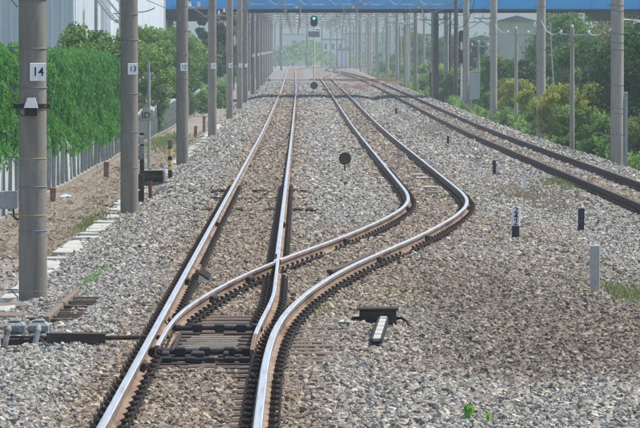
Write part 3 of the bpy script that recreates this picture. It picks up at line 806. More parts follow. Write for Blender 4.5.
ribbed('annex_front_wall', -8.75, 196.1, -8.2, 196.1, -.5, 8.5, .30, wh)
ribbed('annex_side_wall', -8.2, 196.1, -8.2, 272, -.5, 8.5, 1.6, wh, dep=.10)
b = MB(); b.box(-24, -8.62, 175.8, 272.2, 9.5, 9.8, 'roof_grey'); b.build('roof', wh)
b = MB(); b.box(-24, -8.3, 271.9, 272.1, -.5, 9.4, 'wall_white'); b.box(-24.1, -24, 176, 272, -.5, 9.5, 'wall_white'); b.build('back_wall', wh)
b = MB(); b.tube([(-8.60, 190, .2), (-8.60, 190, 9.3)], .07, 'roof_grey', 8); b.build('downpipe', wh)
b = MB(); b.tube([(-8.1, 268, .2), (-8.1, 268, 8.3)], .09, 'wall_pale', 8); b.build('downpipe', wh)
st_ = thing('outside_stair', 'pale steel outside stair against the warehouse wall above the shrub', 'stair', (0, 0, 0))
for k, (px0, py0, px1, py1) in enumerate(((95, -4, 115, 21), (105, -4, 121, 16), (113, -4, 127, 9))):
    A = at(px0, py0, Y=180 + 1.5 * k); B = at(px1, py1, Y=180 + 1.5 * k); b = MB(); d = (B - A); A2 = A - d * .6
    b.tube([A2, B], .055, 'galv', 6); b.build('handrail' if k else 'stringer', st_)
b = MB()
for k in range(12):
    p = at(95 + 1.7 * k, -4 + 2.1 * k, Y=180.5); b.box(p.x - .12, p.x + .12, 180.1, 181.3, p.z - .02, p.z + .02, 'galv')
b.build('treads', st_)
b = MB(); p = at(118, 20, Y=182); b.box(p.x - .05, p.x + .35, 180, 185, p.z - .12, p.z, 'galv'); b.box(p.x + .10, p.x + .30, 180.4, 180.6, -.5, p.z + 1.8, 'galv', .01); b.build('landing', st_)
cb = MB(); pts = [at(120 + 2.5 * k, 6 - 12 * abs((k - 8) / 10.) ** 2 + 6, Y=150) for k in range(15)]
cb.tube(pts, .016, 'cable', 5); tag(cb.build('hanging_cable'), 'dark cable sagging in front of the warehouse beside the second pole', 'cable')

# ------------------------------------------------------------------ small things on the left
def post(name, label, px, py_base, py_top, wpx, m, z=None, cat='post', cap=None, group=None, round_=False):
    p = at(px, py_base, z=-.30 if z is None else z)
    for _ in range(3): p = at(px, py_base, z=gz(p.x, p.y))
    s = F / p.y; h = (py_base - py_top) / s; wd = wpx / s
    t = thing(name, label, cat, (p.x, p.y, p.z), random.uniform(-.15, .15), group)
    b = MB()
    if round_: b.tube([(0, 0, -.1), (0, 0, h)], wd / 2, m, 12)
    else: b.box(-wd / 2, wd / 2, -wd / 2 * .8, wd / 2 * .8, -.1, h, m, wd * .08)
    b.build('shaft', t)
    t.rotation_euler.x = random.uniform(-.02, .02); t.rotation_euler.y = random.uniform(-.03, .03)
    return t, h, wd
def cap(t, h, wd, m, z0=.78, name='painted_top', k=1.06):
    b = MB(); b.box(-wd / 2 * k, wd / 2 * k, -wd / 2 * .8 * k, wd / 2 * .8 * k, h * z0, h + .006, m, wd * .08); b.build(name, t)
t, h, wd = post('boundary_stub', 'short red-brown stub post by the fence behind the nearest pole', 53, 201, 188, 5.5, 'tan_wood'); cap(t, h, wd, 'red_brown', .6)
t, h, wd = post('boundary_stub', 'short brown stub post by the fence left of the second pole', 106.5, 177, 162, 5, 'tan_wood'); cap(t, h, wd, 'red_brown', .75)
t, h, wd = post('boundary_stub', 'reddish stub post right of the third pole', 195.5, 137, 126, 3, 'red_brown'); cap(t, h, wd, 'tan_wood', .8)
t, h, wd = post('boundary_stub', 'thin brown stub post just left of the fourth pole', 204, 132, 116, 2.6, 'tan_wood'); cap(t, h, wd, 'red_brown', .8)
t, h, wd = post('rusty_stake', 'rusty round stake in front of the trackside equipment', 150.5, 200, 182, 4, 'iron_rust', round_=True)
b = MB(); b.tube([(0, 0, h), (0, 0, h + .02)], wd * .6, 'iron_rust', 10); b.build('cap', t)
t, h, wd = post('striped_post', 'yellow and black striped marker post near the third pole', 170.3, 180, 147, 4.4, 'black_paint', round_=True)
for z0, z1 in ((.30, .42), (.45, .60), (.72, .95)):
    b = MB(); b.tube([(0, 0, h * z0), (0, 0, h * z1)], wd / 2 * 1.05, 'yellow', 12); b.build('yellow_band', t)
b = MB(); b.box(-wd * .45, wd * .45, -wd * .45, wd * .45, h * .96, h * 1.22, 'tan_wood', .006); b.build('wooden_cap', t)
# triangle sign
p = at(149, 176, z=-.33); ps = F / p.y
t = thing('triangle_sign', 'weathered tan triangular sign reading ID on a thin grey pole', 'sign', (p.x, p.y, gz(p.x, p.y)))
b = MB(); b.tube([(0, 0, -.1), (0, 0, 2.75)], .045, 'galv', 10); b.build('mast', t)
b = MB(); b.tube([(0, 0, 2.75), (0, 0, 3.05)], .03, 'galv', 8); b.build('mast_top', t)
zc = at(146, 121, Y=p.y).z - t.location.z; xo = at(146, 121, Y=p.y).x - p.x; hw = 9.5 / ps; hh = 17.5 / ps
b = MB(); b.prism([(xo - hw, zc), (xo + hw, zc), (xo + .02, zc + hh), (xo - .02, zc + hh)], -.065, -.05, 'sign_tan'); bo = b.build('board', t)
text('ID', 'letters', t, (xo, -.067, zc + hh * .32), hh * .48, (math.pi / 2, 0, 0))
# trackside equipment behind the second pole
p = at(152, 187, z=-.33); eq = thing('trackside_equipment', 'dark trackside apparatus with cylinders on a low frame beside the second pole', 'equipment', (p.x, p.y, gz(p.x, p.y)))
s_ = F / p.y
b = MB()
for yy in (-.25, .9): b.box(-.42, .40, yy, yy + .08, .04, .10, 'iron_dark', .01)
b.box(-.42, -.36, -.25, .98, .0, .12, 'iron_dark'); b.box(.34, .40, -.25, .98, .0, .12, 'iron_dark')
for xx in (-.40, .37):
    for yy in (-.2, .93): b.box(xx - .03, xx + .03, yy - .03, yy + .03, -.2, .05, 'iron_dark')
b.build('frame', eq)
for yy in (0.05, .55):
    b = MB(); b.tube([(-.30, yy, .25), (-.27, yy, .25), (.24, yy, .25), (.28, yy, .25)], [.10, .135, .135, .10], 'iron_dark', 14); o = b.build('cylinder', eq, True)
    b = MB(); b.tube([(-.03, yy, .36), (-.03, yy, .44)], .05, 'cast_grey', 10); b.build('filler_cap', eq)
b = MB(); b.box(-.34, .30, -.16, .80, .385, .41, 'cast_grey', .008); b.box(.26, .31, -.18, .82, .12, .38, 'cast_grey', .01); b.build('cover_plate', eq)
p2 = at(142, 205, z=-.33)
cab = thing('relay_post', 'dark upright relay post with small boxes right beside the second pole', 'equipment post', (p2.x, p2.y, gz(p2.x, p2.y)))
b = MB(); b.box(-.045, .045, -.045, .045, -.1, 1.48, 'iron_dark', .006); b.build('upright', cab)
for z0, z1, m in ((.92, 1.20, 'cast_grey'), (1.24, 1.42, 'galv'), (.30, .62, 'iron_dark')):
    b = MB(); b.box(-.13, .04, -.12, -.05, z0, z1, m, .01); b.build('box', cab)
b = MB(); b.box(-.20, .02, -.06, .30, .02, .27, 'iron_black', .01); b.build('base_box', cab)
hb = MB(); p3 = at(165, 192, z=-.3)
hb.tube([at(143, 201, z=-.30), at(152, 196.5, z=-.27), at(160, 190, z=-.27), at(172, 183, z=-.29), at(178, 179, z=-.31)], .035, 'rubber', 7)
tag(hb.build('thick_hose'), 'thick black hose lying along the ballast in front of the trackside apparatus', 'hose')
hp = MB(); hp.tube([at(205, 177.5, z=-.2), at(211, 180.5, z=-.15), at(219, 181, z=-.15), at(227, 178, z=-.17), at(233, 180, z=-.16)], .022, 'iron_rust', 6)
tag(hp.build('bent_lead'), 'bent rusty lead lying left of the main track', 'cable')
q = at(65, 196.5, z=-.40); b = MB(); b.add([(-.13, -.1, .01), (.12, -.14, .0), (.14, .1, .03), (-.02, .16, .07), (-.12, .1, .02), (0, 0, .08)], [(0, 1, 5), (1, 2, 5), (2, 3, 5), (3, 4, 5), (4, 0, 5)], 'litter_blue')
lt = b.build('plastic_bag', loc=(q.x, q.y, gz(q.x, q.y))); tag(lt, 'scrap of pale blue plastic on the dirt near the fence', 'litter')
fr = at(175, 120, z=-.35); b = MB()
t = thing('low_rail', 'low dark bracket standing left of the third pole', 'bracket', (at(174, 128, z=-.35).x, at(174, 128, z=-.35).y, gz(-5, 190)))
b.tube([(-.12, 0, -.1), (-.12, 0, .8), (.12, 0, .8)], .02, 'iron_dark', 6); b.build('frame', t)

# point machine
p = at(28, 350, z=-.27); pm = thing('point_machine', 'grey cast point machine on the ballast at the left edge', 'point machine', (p.x, p.y, gz(p.x, p.y) + .02))
b = MB(); b.box(-.23, -.03, -.14, .20, .08, .20, 'cast_grey', .03); b.box(-.19, -.07, -.10, .16, .20, .235, 'cast_grey', .02); b.build('motor_housing', pm)
b = MB(); b.box(.0, .21, -.13, .18, .09, .20, 'cast_grey', .03); b.box(.05, .17, -.08, .13, .20, .23, 'cast_grey', .02); b.build('gear_housing', pm)
b = MB(); b.box(-.26, .24, -.18, .24, -.05, .05, 'iron_dark', .015); b.build('base_plate', pm)
for xx in (-.18, .12):
    b = MB(); b.tube([(xx, -.10, .16), (xx - .01, -.19, .12), (xx - .03, -.24, .02), (xx - .04, -.26, -.05)], .032, 'cast_grey', 8); b.build('conduit', pm)
for xx in (-.22, -.02, .20):
    b = MB(); b.tube([(xx, -.145, .10), (xx, -.165, .10)], .022, 'galv', 6); b.build('bolt', pm)
p = at(78, 351, z=-.22); rc = thing('rod_cover', 'long dark green steel cover over the point rod', 'rod cover', (p.x, p.y, gz(p.x, p.y) + .01))
b = MB(); b.prism([(-.31, 0), (.27, 0), (.27, .095), (-.31, .10)], -.02, .02, 'iron_dark'); b.build('front_plate', rc)
b = MB(); b.box(-.31, .27, .022, .30, .075, .092, 'iron_dark', .004); b.build('top_plate', rc)
b = MB(); b.tube([(-.35, .12, .04), (.9, .12, .055)], .022, 'iron_dark', 8); b.build('drive_rod', rc)
for k, (px0, px1, py, m) in enumerate(((72, 98, 353, 'sleeper_wood'), (90, 128, 352, 'sleeper_wood'), (100, 124, 344, 'sleeper_wood'))):
    A = at(px0, py, z=-.2); B = at(px1, py, z=-.2); b = MB(); b.box(A.x, B.x, A.y - .06, A.y + .06, -.22, -.165, 'tan_wood', .008)
    tag(b.build('loose_board'), ['pale loose board below the rod cover, nearest one', 'loose board between the rod cover and the left rail', 'short loose board just above the rod cover end'][k], 'board', 'loose boards by the point rod')
# old timber with cross battens
A = at(46, 327, z=-.22); B = at(76, 297, z=-.20)
tb = thing('battened_timber', 'old timber with short cross battens half buried in the ballast', 'timber', (A.x, A.y, gz(A.x, A.y)))
d = B - A; L = d.length; ang = math.atan2(d.y, d.x); tb.rotation_euler.z = ang
for u0, u1 in ((0, .46), (.50, 1)):
    b = MB(); b.box(L * u0, L * u1, -.035, .035, -.03, .11, 'tan_wood', .012); b.build('beam', tb)
for k in range(11):
    if k == 5: continue
    u = L * (.03 + .075 * k); b = MB(); b.box(u, u + .10, -.34 - .03 * (k % 3), -.04, .01, .075, 'iron_dark' if k % 3 else 'sleeper_wood', .01); o = b.build('batten', tb); o.rotation_euler.z = random.uniform(-.02, .02)
A = at(26, 322, z=-.25); b = MB(); b.box(A.x, A.x + .27, A.y - .05, A.y + .05, A.z - .03, A.z + .05, 'iron_dark', .008); tag(b.build('dark_plank'), 'short dark plank lying behind the point machine', 'plank')
for k, (px, py, wd) in enumerate(((8, 318, .5), (8, 330, .45), (14, 308, .4))):
    A = at(px, py, z=-.30); b = MB(); b.box(A.x - wd / 2, A.x + wd / 2, A.y - .35, A.y + .35, gz(A.x, A.y) - .05, gz(A.x, A.y) + .05, 'tan_wood', .01)
    tag(b.build('walkway_mat'), ['brown walkway mat at the left edge, middle of three', 'brown walkway mat closest to the point machine', 'brown walkway mat nearest the foot of the first pole'][k], 'mat', 'walkway mats')

# ribbed block inside the left rail
p = at(204, 283, z=-.17); rb = thing('ribbed_ramp', 'dark ribbed ramp block inside the left rail above the points', 'ramp block', (p.x, p.y, -.16))
b = MB(); b.add([(-.09, -.3, 0), (.09, -.3, 0), (.09, 1.2, 0), (-.09, 1.2, 0), (-.055, -.1, .10), (.06, -.1, .02), (.06, 1.1, .04), (-.055, 1.1, .14)], [(3, 2, 1, 0), (4, 5, 6, 7), (0, 1, 5, 4), (1, 2, 6, 5), (2, 3, 7, 6), (3, 0, 4, 7)], 'iron_black'); b.build('body', rb)
for k in range(6):
    b = MB(); yy = -.05 + .2 * k; zz = .02 * k / 6
    b.add([(-.058, yy, .10 + zz), (.063, yy, .025 + zz), (.063, yy + .06, .028 + zz), (-.058, yy + .06, .104 + zz), (-.050, yy, .125 + zz), (.068, yy, .045 + zz), (.068, yy + .06, .048 + zz), (-.05, yy + .06, .128 + zz)],
          [(3, 2, 1, 0), (4, 5, 6, 7), (0, 1, 5, 4), (1, 2, 6, 5), (2, 3, 7, 6), (3, 0, 4, 7)], 'iron_dark'); b.build('rib', rb)
b = MB(); b.box(-.115, -.068, .3, 1.7, .03, .155, 'rail_side', .01); b.build('wear_plate', rb)

# ------------------------------------------------------------------ things on the right of the points
p = at(378, 323, z=-.20); dv = thing('cable_box', 'dark steel cable box with curved hoses right of the points', 'cable box', (p.x, p.y, gz(p.x, p.y) + .02))
b = MB(); b.box(-.20, .20, 0, .32, -.05, .145, 'iron_dark', .012); b.build('case', dv)
b = MB(); b.box(-.225, .225, -.03, .36, .147, .17, 'iron_dark', .006); b.build('lid', dv)
for s in (-1, 1):
    b = MB(); b.tube([(s * .20, .1, .05), (s * .26, .05, .06), (s * .32, 0, .02), (s * .35, -.1, -.05)], .016, 'rubber', 7); b.build('hose', dv)
for k, (dx, dy) in enumerate(((.55, -.5), (.38, -.9))):
    b = MB(); b.tube([(-.15, -.02, .02), (-.25, -.25, .0), (-dx, dy, .005)], .013, 'rubber', 6); b.build('hose', dv)
A = at(384, 316, z=-.15); B = at(376, 340, z=-.15); d = B - A
tt = thing('slotted_trough', 'narrow cable trough with pale lids running from the dark cable box', 'cable trough', (A.x, A.y - .1, gz(A.x, A.y) + .02)); tt.rotation_euler.z = math.atan2(d.y, d.x)
L = d.length
b = MB(); b.box(0, L, -.055, -.042, -.03, .085, 'iron_black'); b.box(0, L, .042, .055, -.03, .085, 'iron_black'); b.box(0, L + .02, -.042, .042, -.03, .03, 'iron_black'); b.build('channel', tt)
lm = MB(); lm.box(0, L / 6 - .09, -.038, .038, .05, .088, 'concrete_pale', .006); LM = lm.mesh('lid')
for k in range(6): put('lid', LM, tt, (L / 6 * k + .04, 0, random.uniform(-.004, .004)))
b = MB(); b.box(-.25, -.10, -.11, .11, .10, .125, 'tan_wood', .005); b.build('wooden_wedge', tt)

# marker posts
t, h, wd = post('marker_post', 'white square concrete post standing at the right, nearest and tallest', 595, 292, 245, 9.6, 'concrete_pale'); 
b = MB(); b.box(-wd * .62, wd * .62, -wd * .5, wd * .5, -.05, .02, 'concrete', .01); b.build('foot', t)
t, h, wd = post('kilometre_post', 'white and dark kilometre post with stacked figures', 515.5, 239, 207, 7.2, 'post_dark')
cap(t, h, wd, 'plate_white', .40, 'white_part')
for k, ch in enumerate('242'): text(ch, 'figure', t, (0, -wd / 2 * .8 * 1.06 - .003, h * (.90 - .19 * k)), h * .28, (math.pi / 2, 0, 0), 'post_dark')
t, h, wd = post('marker_post', 'dark navy post on the ballast slope right of the kilometre post', 581, 232, 208, 6, 'post_dark')
b = MB(); b.tube([(0, -wd * .42, h * .48), (0, -wd * .42 - .006, h * .48)], wd * .16, 'red_brown', 8); b.build('reflector', t)
t, h, wd = post('marker_post', 'small white post beside the dry grass', 524.5, 192, 177, 3, 'plate_white'); cap(t, h, wd, 'white', .9)
t, h, wd = post('marker_post', 'slim dark post left of the small white post', 494.5, 176, 160.5, 3.4, 'post_dark'); cap(t, h, wd, 'iron_black', .9)
t, h, wd = post('marker_post', 'tiny dark stub post between middle and right tracks', 448, 144, 136, 2.3, 'post_dark'); cap(t, h, wd, 'iron_black', .9)
t, h, wd = post('marker_post', 'tiny dark stub post beside the bridge shadow', 396, 115, 108, 2.0, 'post_dark'); cap(t, h, wd, 'iron_black', .9)
# disc marker
def disc(label, px, base, cy, dia, base_px):
    p = at(px, base, z=-.16)
    for _ in range(3): p = at(px, base, z=gz(p.x, p.y))
    s = F / p.y; zc = (base - cy) / s; R = dia / s / 2
    t = thing('disc_marker', label, 'disc marker', (p.x, p.y, p.z))
    b = MB(); b.tube([(0, 0, -.08), (0, 0, zc)], .018, 'iron_dark', 8); b.build('stake', t)
    b = MB(); n = 28; V = [(R * math.cos(2 * math.pi * k / n), -.03, zc + R * math.sin(2 * math.pi * k / n)) for k in range(n)]; V2 = [(x, -.018, z) for x, _, z in V]
    b.add(V + V2, [tuple(range(n)), tuple(range(n, 2 * n))[::-1]] + [(k, (k + 1) % n, n + (k + 1) % n, n + k) for k in range(n)], 'iron_rust_dark'); b.build('disc', t)
    b = MB(); b.box(-base_px / s / 2, base_px / s / 2, -.12, .12, -.05, .05, 'concrete_pale', .01); b.build('footing', t)
M['iron_rust_dark'] = mat('iron_rust_dark', (.075, .040, .030), (.12, .068, .05), .85, 12, .3)
disc('rust brown round disc on a stake between the near tracks', 345, 173, 158.5, 12.5, 6)
t, h, wd = post('wooden_peg', 'small brown peg just below the round disc marker', 345.5, 187, 182, 3.2, 'tan_wood'); cap(t, h, wd, 'iron_rust', .8)
for k, (px, py) in enumerate(((417.5, 178), (422, 181.5), (431, 190.5), (434, 196))):
    p = at(px, py, z=-.18); b = MB(); b.box(-.15, .15, -.14, .14, -.05, .05, 'concrete_pale', .012)
    o = b.build('concrete_block', loc=(p.x, p.y, gz(p.x, p.y) + .045)); o.rotation_euler = (random.uniform(-.04, .04), random.uniform(-.04, .04), random.uniform(-.1, .1))
    tag(o, ['farthest of four pale blocks inside the middle track', 'second farthest of four pale blocks inside the middle track', 'third of four pale blocks inside the middle track, slightly greyer', 'nearest of four pale blocks inside the middle track'][k], 'block', 'blocks in the middle track')
p = at(302, 186, z=-.18)
b = MB(); p = at(365, 124.5, z=-.18); b.box(-.25, .25, -.2, .2, -.03, .06, 'concrete_pale', .012)
tag(b.build('concrete_block', loc=(p.x, p.y, gz(p.x, p.y) + .04)), 'lone pale block farther along inside the middle track', 'block')

# ------------------------------------------------------------------ bridge
br = thing('road_bridge', 'bright blue girder bridge crossing high over all the tracks', 'bridge', (0, 0, 0))
BY0, BY1 = 302.0, 318.0
zb = at(320, 9.9, Y=BY0).z
b = MB(); b.box(-120, 140, BY0, BY0 + .30, zb + .06, zb + 2.6, 'blue'); b.box(-120, 140, BY1 - .30, BY1, zb + .06, zb + 2.6, 'blue'); b.build('girder', br)
b = MB(); b.box(-120, 140, BY0 - .22, BY0 + .5, zb - .02, zb + .057, 'navy', .005); b.box(-120, 140, BY1 - .5, BY1 + .22, zb - .02, zb + .057, 'navy', .005); b.build('lower_flange', br)  # dark flange colour carries the shade of the underside
b = MB(); b.box(-120, 140, BY0 + .31, BY1 - .31, zb + .9, zb + 1.4, 'concrete'); b.build('deck', br)
b = MB()
for k in range(7): b.box(-120, 140, BY0 + 2 + 2 * k - .12, BY0 + 2 + 2 * k + .12, zb + .05, zb + .89, 'navy')
b.build('inner_girders', br)
b = MB()
for x in np.arange(-118, 140, 3.2): b.box(x, x + .10, BY0 - .10, BY0 - .003, zb + .06, zb + 2.59, 'blue')
b.build('stiffeners', br)
for x0, x1 in ((-10.2, -8.9), (21.0, 22.4)):
    b = MB(); b.box(x0, x1, BY0 + .6, BY1 - .6, -.5, zb - .62, 'concrete', .05); b.build('pier', br)
    b = MB(); b.box(x0 - (.2 if x0 < 0 else .9), x1 + (4.4 if x0 < 0 else .8), BY0 + .1, BY1 - .1, zb - .62, zb - .025, 'navy', .03); b.build('pier_cap', br)

# ------------------------------------------------------------------ right row of poles and gantries
RIGHTP = [(127, 8.95, SH_R), (180, 9.64, SH_R), (229, 9.85, SH_R), (267, 9.85, SH_R), (289, 10.0, SH_D), (314, 9.5, SH_L), (322, 9.55, SH_R), (345, 11.2, SH_R), (378, 9.7, SH_L), (414, 9.8, SH_R), (450, 9.7, SH_R), (495, 9.6, SH_R), (540, 9.3, SH_R), (590, 9.0, SH_R), (640, 8.6, SH_R), (700, 8.8, SH_R), (760, 12.0, SH_R)]
RLAB = ['thick grey line pole at far right before the dark trees, nearest of right row', 'grey line pole behind yellow weeds, second nearest of the right row', 'grey line pole, third nearest of the right row', 'grey line pole, fourth nearest of the right row, by grey panel', 'slim dark pole between two thicker poles of the right row', 'darker one of the paired poles beside the bridge shadow', 'lighter one of the paired poles beside the bridge shadow', 'grey line pole just behind the paired poles on the right'] 
POLES_R = []
for i, (y, x, me_) in enumerate(RIGHTP):
    base = gz(x, y)
    lb = RLAB[i] if i < len(RLAB) else f'hazy far line pole, {ORD[i]} of the right row'
    t = thing('line_pole', lb, 'pole', (x, y, base), 0, 'right row of poles'); POLES_R.append((x, y, t)); put('shaft', me_, t)
    if y < 330 and me_ is not SH_D:
        for z in ([.9, 1.5, 1.65, 2.3, 3.3, 3.5, 3.75, 4.4, 4.55, 5.2] if i == 0 else [.9, 1.9, 2.8, 3.7, 4.6, 5.4]):
            o = put('steel_band', BAND, t, (0, 0, z)); o.scale = (1.09, 1.09, 1); put('step_hook', STEP, t, (.02, 0, z + .02))
b = MB(); b.box(.19, .30, -.03, .03, -.2, 2.1, 'galv', .01); b.tube([(.24, -.04, .3), (.24, -.04, 2.0)], .02, 'galv', 6); b.build('cable_guard', POLES_R[0][2])

rf = random.Random(4)
ORDN = ['first', 'second', 'third', 'fourth', 'fifth', 'sixth', 'seventh', 'eighth', 'ninth', 'tenth', 'eleventh', 'twelfth', 'thirteenth', 'fourteenth', 'fifteenth', 'sixteenth', 'seventeenth', 'eighteenth', 'nineteenth', 'twentieth', 'twenty-first', 'twenty-second']
for ik, px in enumerate((322, 331, 337, 342, 346, 350, 354, 359, 366, 371, 376, 383, 386, 390, 396, 399, 405, 409, 424, 446, 450, 457)):
    X_ = rf.uniform(8.6, 13.5); y = min(max(X_ * F / (px - 300), 330), 740); X_ = (px - 300) * y / F
    t = thing('line_pole', f'hazy thin pole right of the green signal, {ORDN[ik]} from left of the distant cluster', 'pole', (X_, y, gz(X_, y)), 0, 'distant cluster of poles')
    o = put('shaft', SH_R if rf.random() < .7 else SH_D, t); o.scale = (.72, .72, rf.uniform(.55, .9))
for ik, px in enumerate((249, 256.5, 272, 275, 280)):
    X_ = -rf.uniform(4.2, 5.2); y = X_ * F / (px - 300)
    t = thing('line_pole', f'hazy thin pole just outside the left pole row, {ORDN[ik]} from the left', 'pole', (X_, y, gz(X_, y)), 0, 'distant outer left poles')
    o = put('shaft', SH_L, t); o.scale = (.7, .7, rf.uniform(.6, .9))
def lattice(yl, xl, zl, xr, zr, depth=.55, label='', n=14):
    t = thing('gantry', label, 'gantry', (0, 0, 0), 0, 'overhead line gantries')
    A0 = Vector((xl, yl, zl)); B0 = Vector((xr, yl, zr)); up = Vector((0, 0, depth))
    b = MB(); b.tube([A0, B0], .055, 'gantry', 6); b.build('lower_chord', t)
    b = MB(); b.tube([A0 + up, B0 + up], .055, 'gantry', 6); b.build('upper_chord', t)
    b = MB()
    for k in range(n):
        a_ = A0.lerp(B0, k / n); c_ = A0.lerp(B0, (k + 1) / n)
        b.tube([a_, c_ + up] if k % 2 == 0 else [a_ + up, c_], .03, 'gantry', 5)
    b.build('braces', t)
    return t
CAT = [main_x, track2_x, track3_x]
GY = [289, 335, 375, 414, 450, 495, 540, 590, 640, 700]
for i, y in enumerate(GY):
    rz = float(rise(y)); xl = [p[1] for p in LEFTP if p[0] == y][0]; xr = min(RIGHTP, key=lambda q: abs(q[0] - y))[1]
    zb_ = (6.28 if y > 300 else 5.98) + rz
    t = lattice(y, xl, zb_, xr, zb_, .62, f'steel lattice gantry over the tracks, {"in front of the blue bridge" if y < 302 else ORD[i - 1] + " beyond the blue bridge"}')
    for j, cf in enumerate(CAT):                       # cantilever drop arms with insulators
        cx = float(cf(y)); 
        if j == 1 and y > 600: continue
        b = MB(); b.tube([(cx + .9, y, zb_), (cx + .9, y, rz + 4.9)], .035, 'gantry', 6); b.tube([(cx + .9, y, rz + 5.75), (cx, y, rz + 5.95)], .025, 'gantry', 5); b.tube([(cx + .9, y, rz + 5.05), (cx - .1, y, rz + 5.15)], .02, 'gantry', 5); b.build('drop_arm', t)
        b = MB()
        for z in (5.80, 5.08):
            b.tube([(cx + .75, y, rz + z), (cx + .66, y, rz + z + .02), (cx + .57, y, rz + z + .04)], [.06, .085, .06], 'insulator', 8)
        b.build('insulator', t)
# catenary and contact wires
spans = [150, 180, 224, 261] + GY + [760, 830]
for j, cf in enumerate(CAT):
    nm = ['main', 'middle', 'right'][j]
    b = MB(); pts = []; pc = []
    top = 600 if j == 1 else 830
    for a_, c_ in zip(spans[:-1], spans[1:]):
        if c_ > top: break
        for k in range(8):
            u = k / 8; y = a_ + (c_ - a_) * u; x = float(cf(y)); rz = float(rise(y))
            pts.append((x, y, rz + 5.95 - .55 * 4 * u * (1 - u))); pc.append((x + .12 * math.cos(math.pi * len(pc) / 8), y, rz + 5.12))
    b = MB(); b.tube(pts, .012, 'wire', 4); wt = thing('overhead_wire', f'overhead contact wires above the {nm} track', 'overhead wire', (0, 0, 0), 0, 'overhead wires'); b.build('messenger_wire', wt)
    b = MB(); b.tube(pc, .012, 'wire', 4); b.build('contact_wire', wt)
    b = MB()
    for k in range(0, len(pts), 1):
        b.tube([pts[k], (pc[k][0], pc[k][1], pc[k][2])], .006, 'wire', 4)
    b.build('droppers', wt)
# feeder brackets and sagging feeders on both rows
def arm(t, z, L, side, nm='cross_arm'):
    b = MB(); b.tube([(0, 0, z), (side * L, 0, z + .05)], .04, 'gantry', 6); b.tube([(0, 0, z - .5), (side * L * .8, 0, z + .02)], .025, 'gantry', 5); b.build(nm, t)
    b = MB(); 
    for q in (.55, .95): b.tube([(side * L * q, 0, z + .05), (side * L * q, 0, z + .12), (side * L * q, 0, z + .17), (side * L * q, 0, z + .27)], [.03, .075, .05, .06], 'insulator', 8)
    b.build('insulator', t)
for i, (x, y, t) in enumerate(POLES_L[3:9]): arm(t, 5.6 if y > 240 else 5.15, .95, -1)
for i, (x, y, t) in enumerate(POLES_R[2:9]):
    if RIGHTP[2 + i][2] is not SH_D: arm(t, 5.35 if y < 300 else 5.7, 1.0, 1 if i % 2 else -1)
def feeder(pts, sag, label, r=.018, m='cable', n=9):
    P_ = []
    for a_, c_ in zip(pts[:-1], pts[1:]):
        a_ = Vector(a_); c_ = Vector(c_)
        for k in range(n): 
            u = k / n; q = a_.lerp(c_, u); q.z -= sag * 4 * u * (1 - u); P_.append(q)
    P_.append(Vector(pts[-1])); b = MB(); b.tube(P_, r, m, 5); return tag(b.build('feeder_cable'), label, 'cable')
feeder([(x - .9, y, t.location.z + (5.9 if y > 240 else 5.45)) for x, y, t in POLES_L[3:9]], .5, 'feeder cable carried on the arms of the left row of poles')
feeder([at(476, -6, Y=240), at(463, 26, Y=262), at(447, 15, Y=285), at(434, 14, Y=300)], .35, 'loose loop of cable sagging between the right poles below the bridge', .025)
feeder([at(434, 7, Y=300), at(447, 27, Y=292), at(462, 3, Y=270)], .15, 'second loop of cable hanging beside the paired right poles', .022)
feeder([at(405, -3, Y=280), at(452, 14, Y=268), at(494, 1, Y=229)], .3, 'slack cable running up to the third right pole', .018)
feeder([at(128, -8, Y=150), at(168, 9, Y=200), at(178, 17, Y=215)], .0, 'thin stay wire slanting down beside the third left pole', .014)

# short side poles with cross arms (right)
SPO = [(572, 149, 28), (516, 122, 29), (478.5, 115, 42)]
tops = []
for i, (px, pb, ptp) in enumerate(SPO):
    Y_ = (150, 205, 262)[i]; A = at(px, 100, Y=Y_); zt = at(px, ptp, Y=Y_).z; base = gz(A.x, Y_)
    t = thing('side_pole', ['slim pale concrete pole left of the nearest right line pole', 'slim pale concrete pole between second and third right line poles', 'slim pale pole beside the grey panel'][i], 'pole', (A.x, Y_, base), 0, 'slim side poles')
    b = MB(); b.tube([(0, 0, -.3), (0, 0, zt - base)], [.088, .068], 'pole_grey', 14); o = b.build('shaft', t); smooth_by_angle(o)
    h = zt - base
    b = MB(); b.box(-.06, .95, -.03, .03, h - .28, h - .21, 'galv', .008); b.box(-.42, -.06, -.03, .03, h - .24, h - .19, 'galv', .008); b.build('cross_arm', t)
    b = MB()
    for xx in (0, .55, -.38): b.tube([(xx, 0, h - (.0 if xx == 0 else .2)), (xx, 0, h + (.06 if xx == 0 else -.12)), (xx, 0, h + (.12 if xx == 0 else -.06))], [.03, .055, .03], 'insulator', 8)
    b.build('insulator', t)
    tops.append(Vector((A.x, Y_, zt)))
feeder([at(660, 34, Y=128), at(631, 20, Y=130), at(610, 30, Y=128.5)], -.12, 'pale wire with insulator at the far right pole', .014, 'insulator')
feeder([at(608, 22, Y=128), tops[0] + Vector((.55, 0, -.1))], .25, 'sagging service wire between the right pole and slim pole', .012, 'insulator')
feeder([tops[0] + Vector((-.38, 0, -.1)), at(541, 20, Y=180)], .30, 'sagging wire from the nearest slim pole to the second line pole', .012, 'insulator')
feeder([at(541, 20, Y=180), tops[1] + Vector((.5, 0, -.1))], .2, 'sagging wire between second line pole and second slim pole', .012, 'insulator')
feeder([tops[1] + Vector((-.38, 0, -.1)), at(495, 24, Y=229), tops[2]], .2, 'sagging wire from second slim pole past the third line pole', .012, 'insulator')
sp2 = at(553, 60, Y=185); t = thing('stay_pole', 'thin tan leaning stake beside the second right line pole', 'pole', (at(557, 100, Y=186).x, 186, gz(10, 186)))
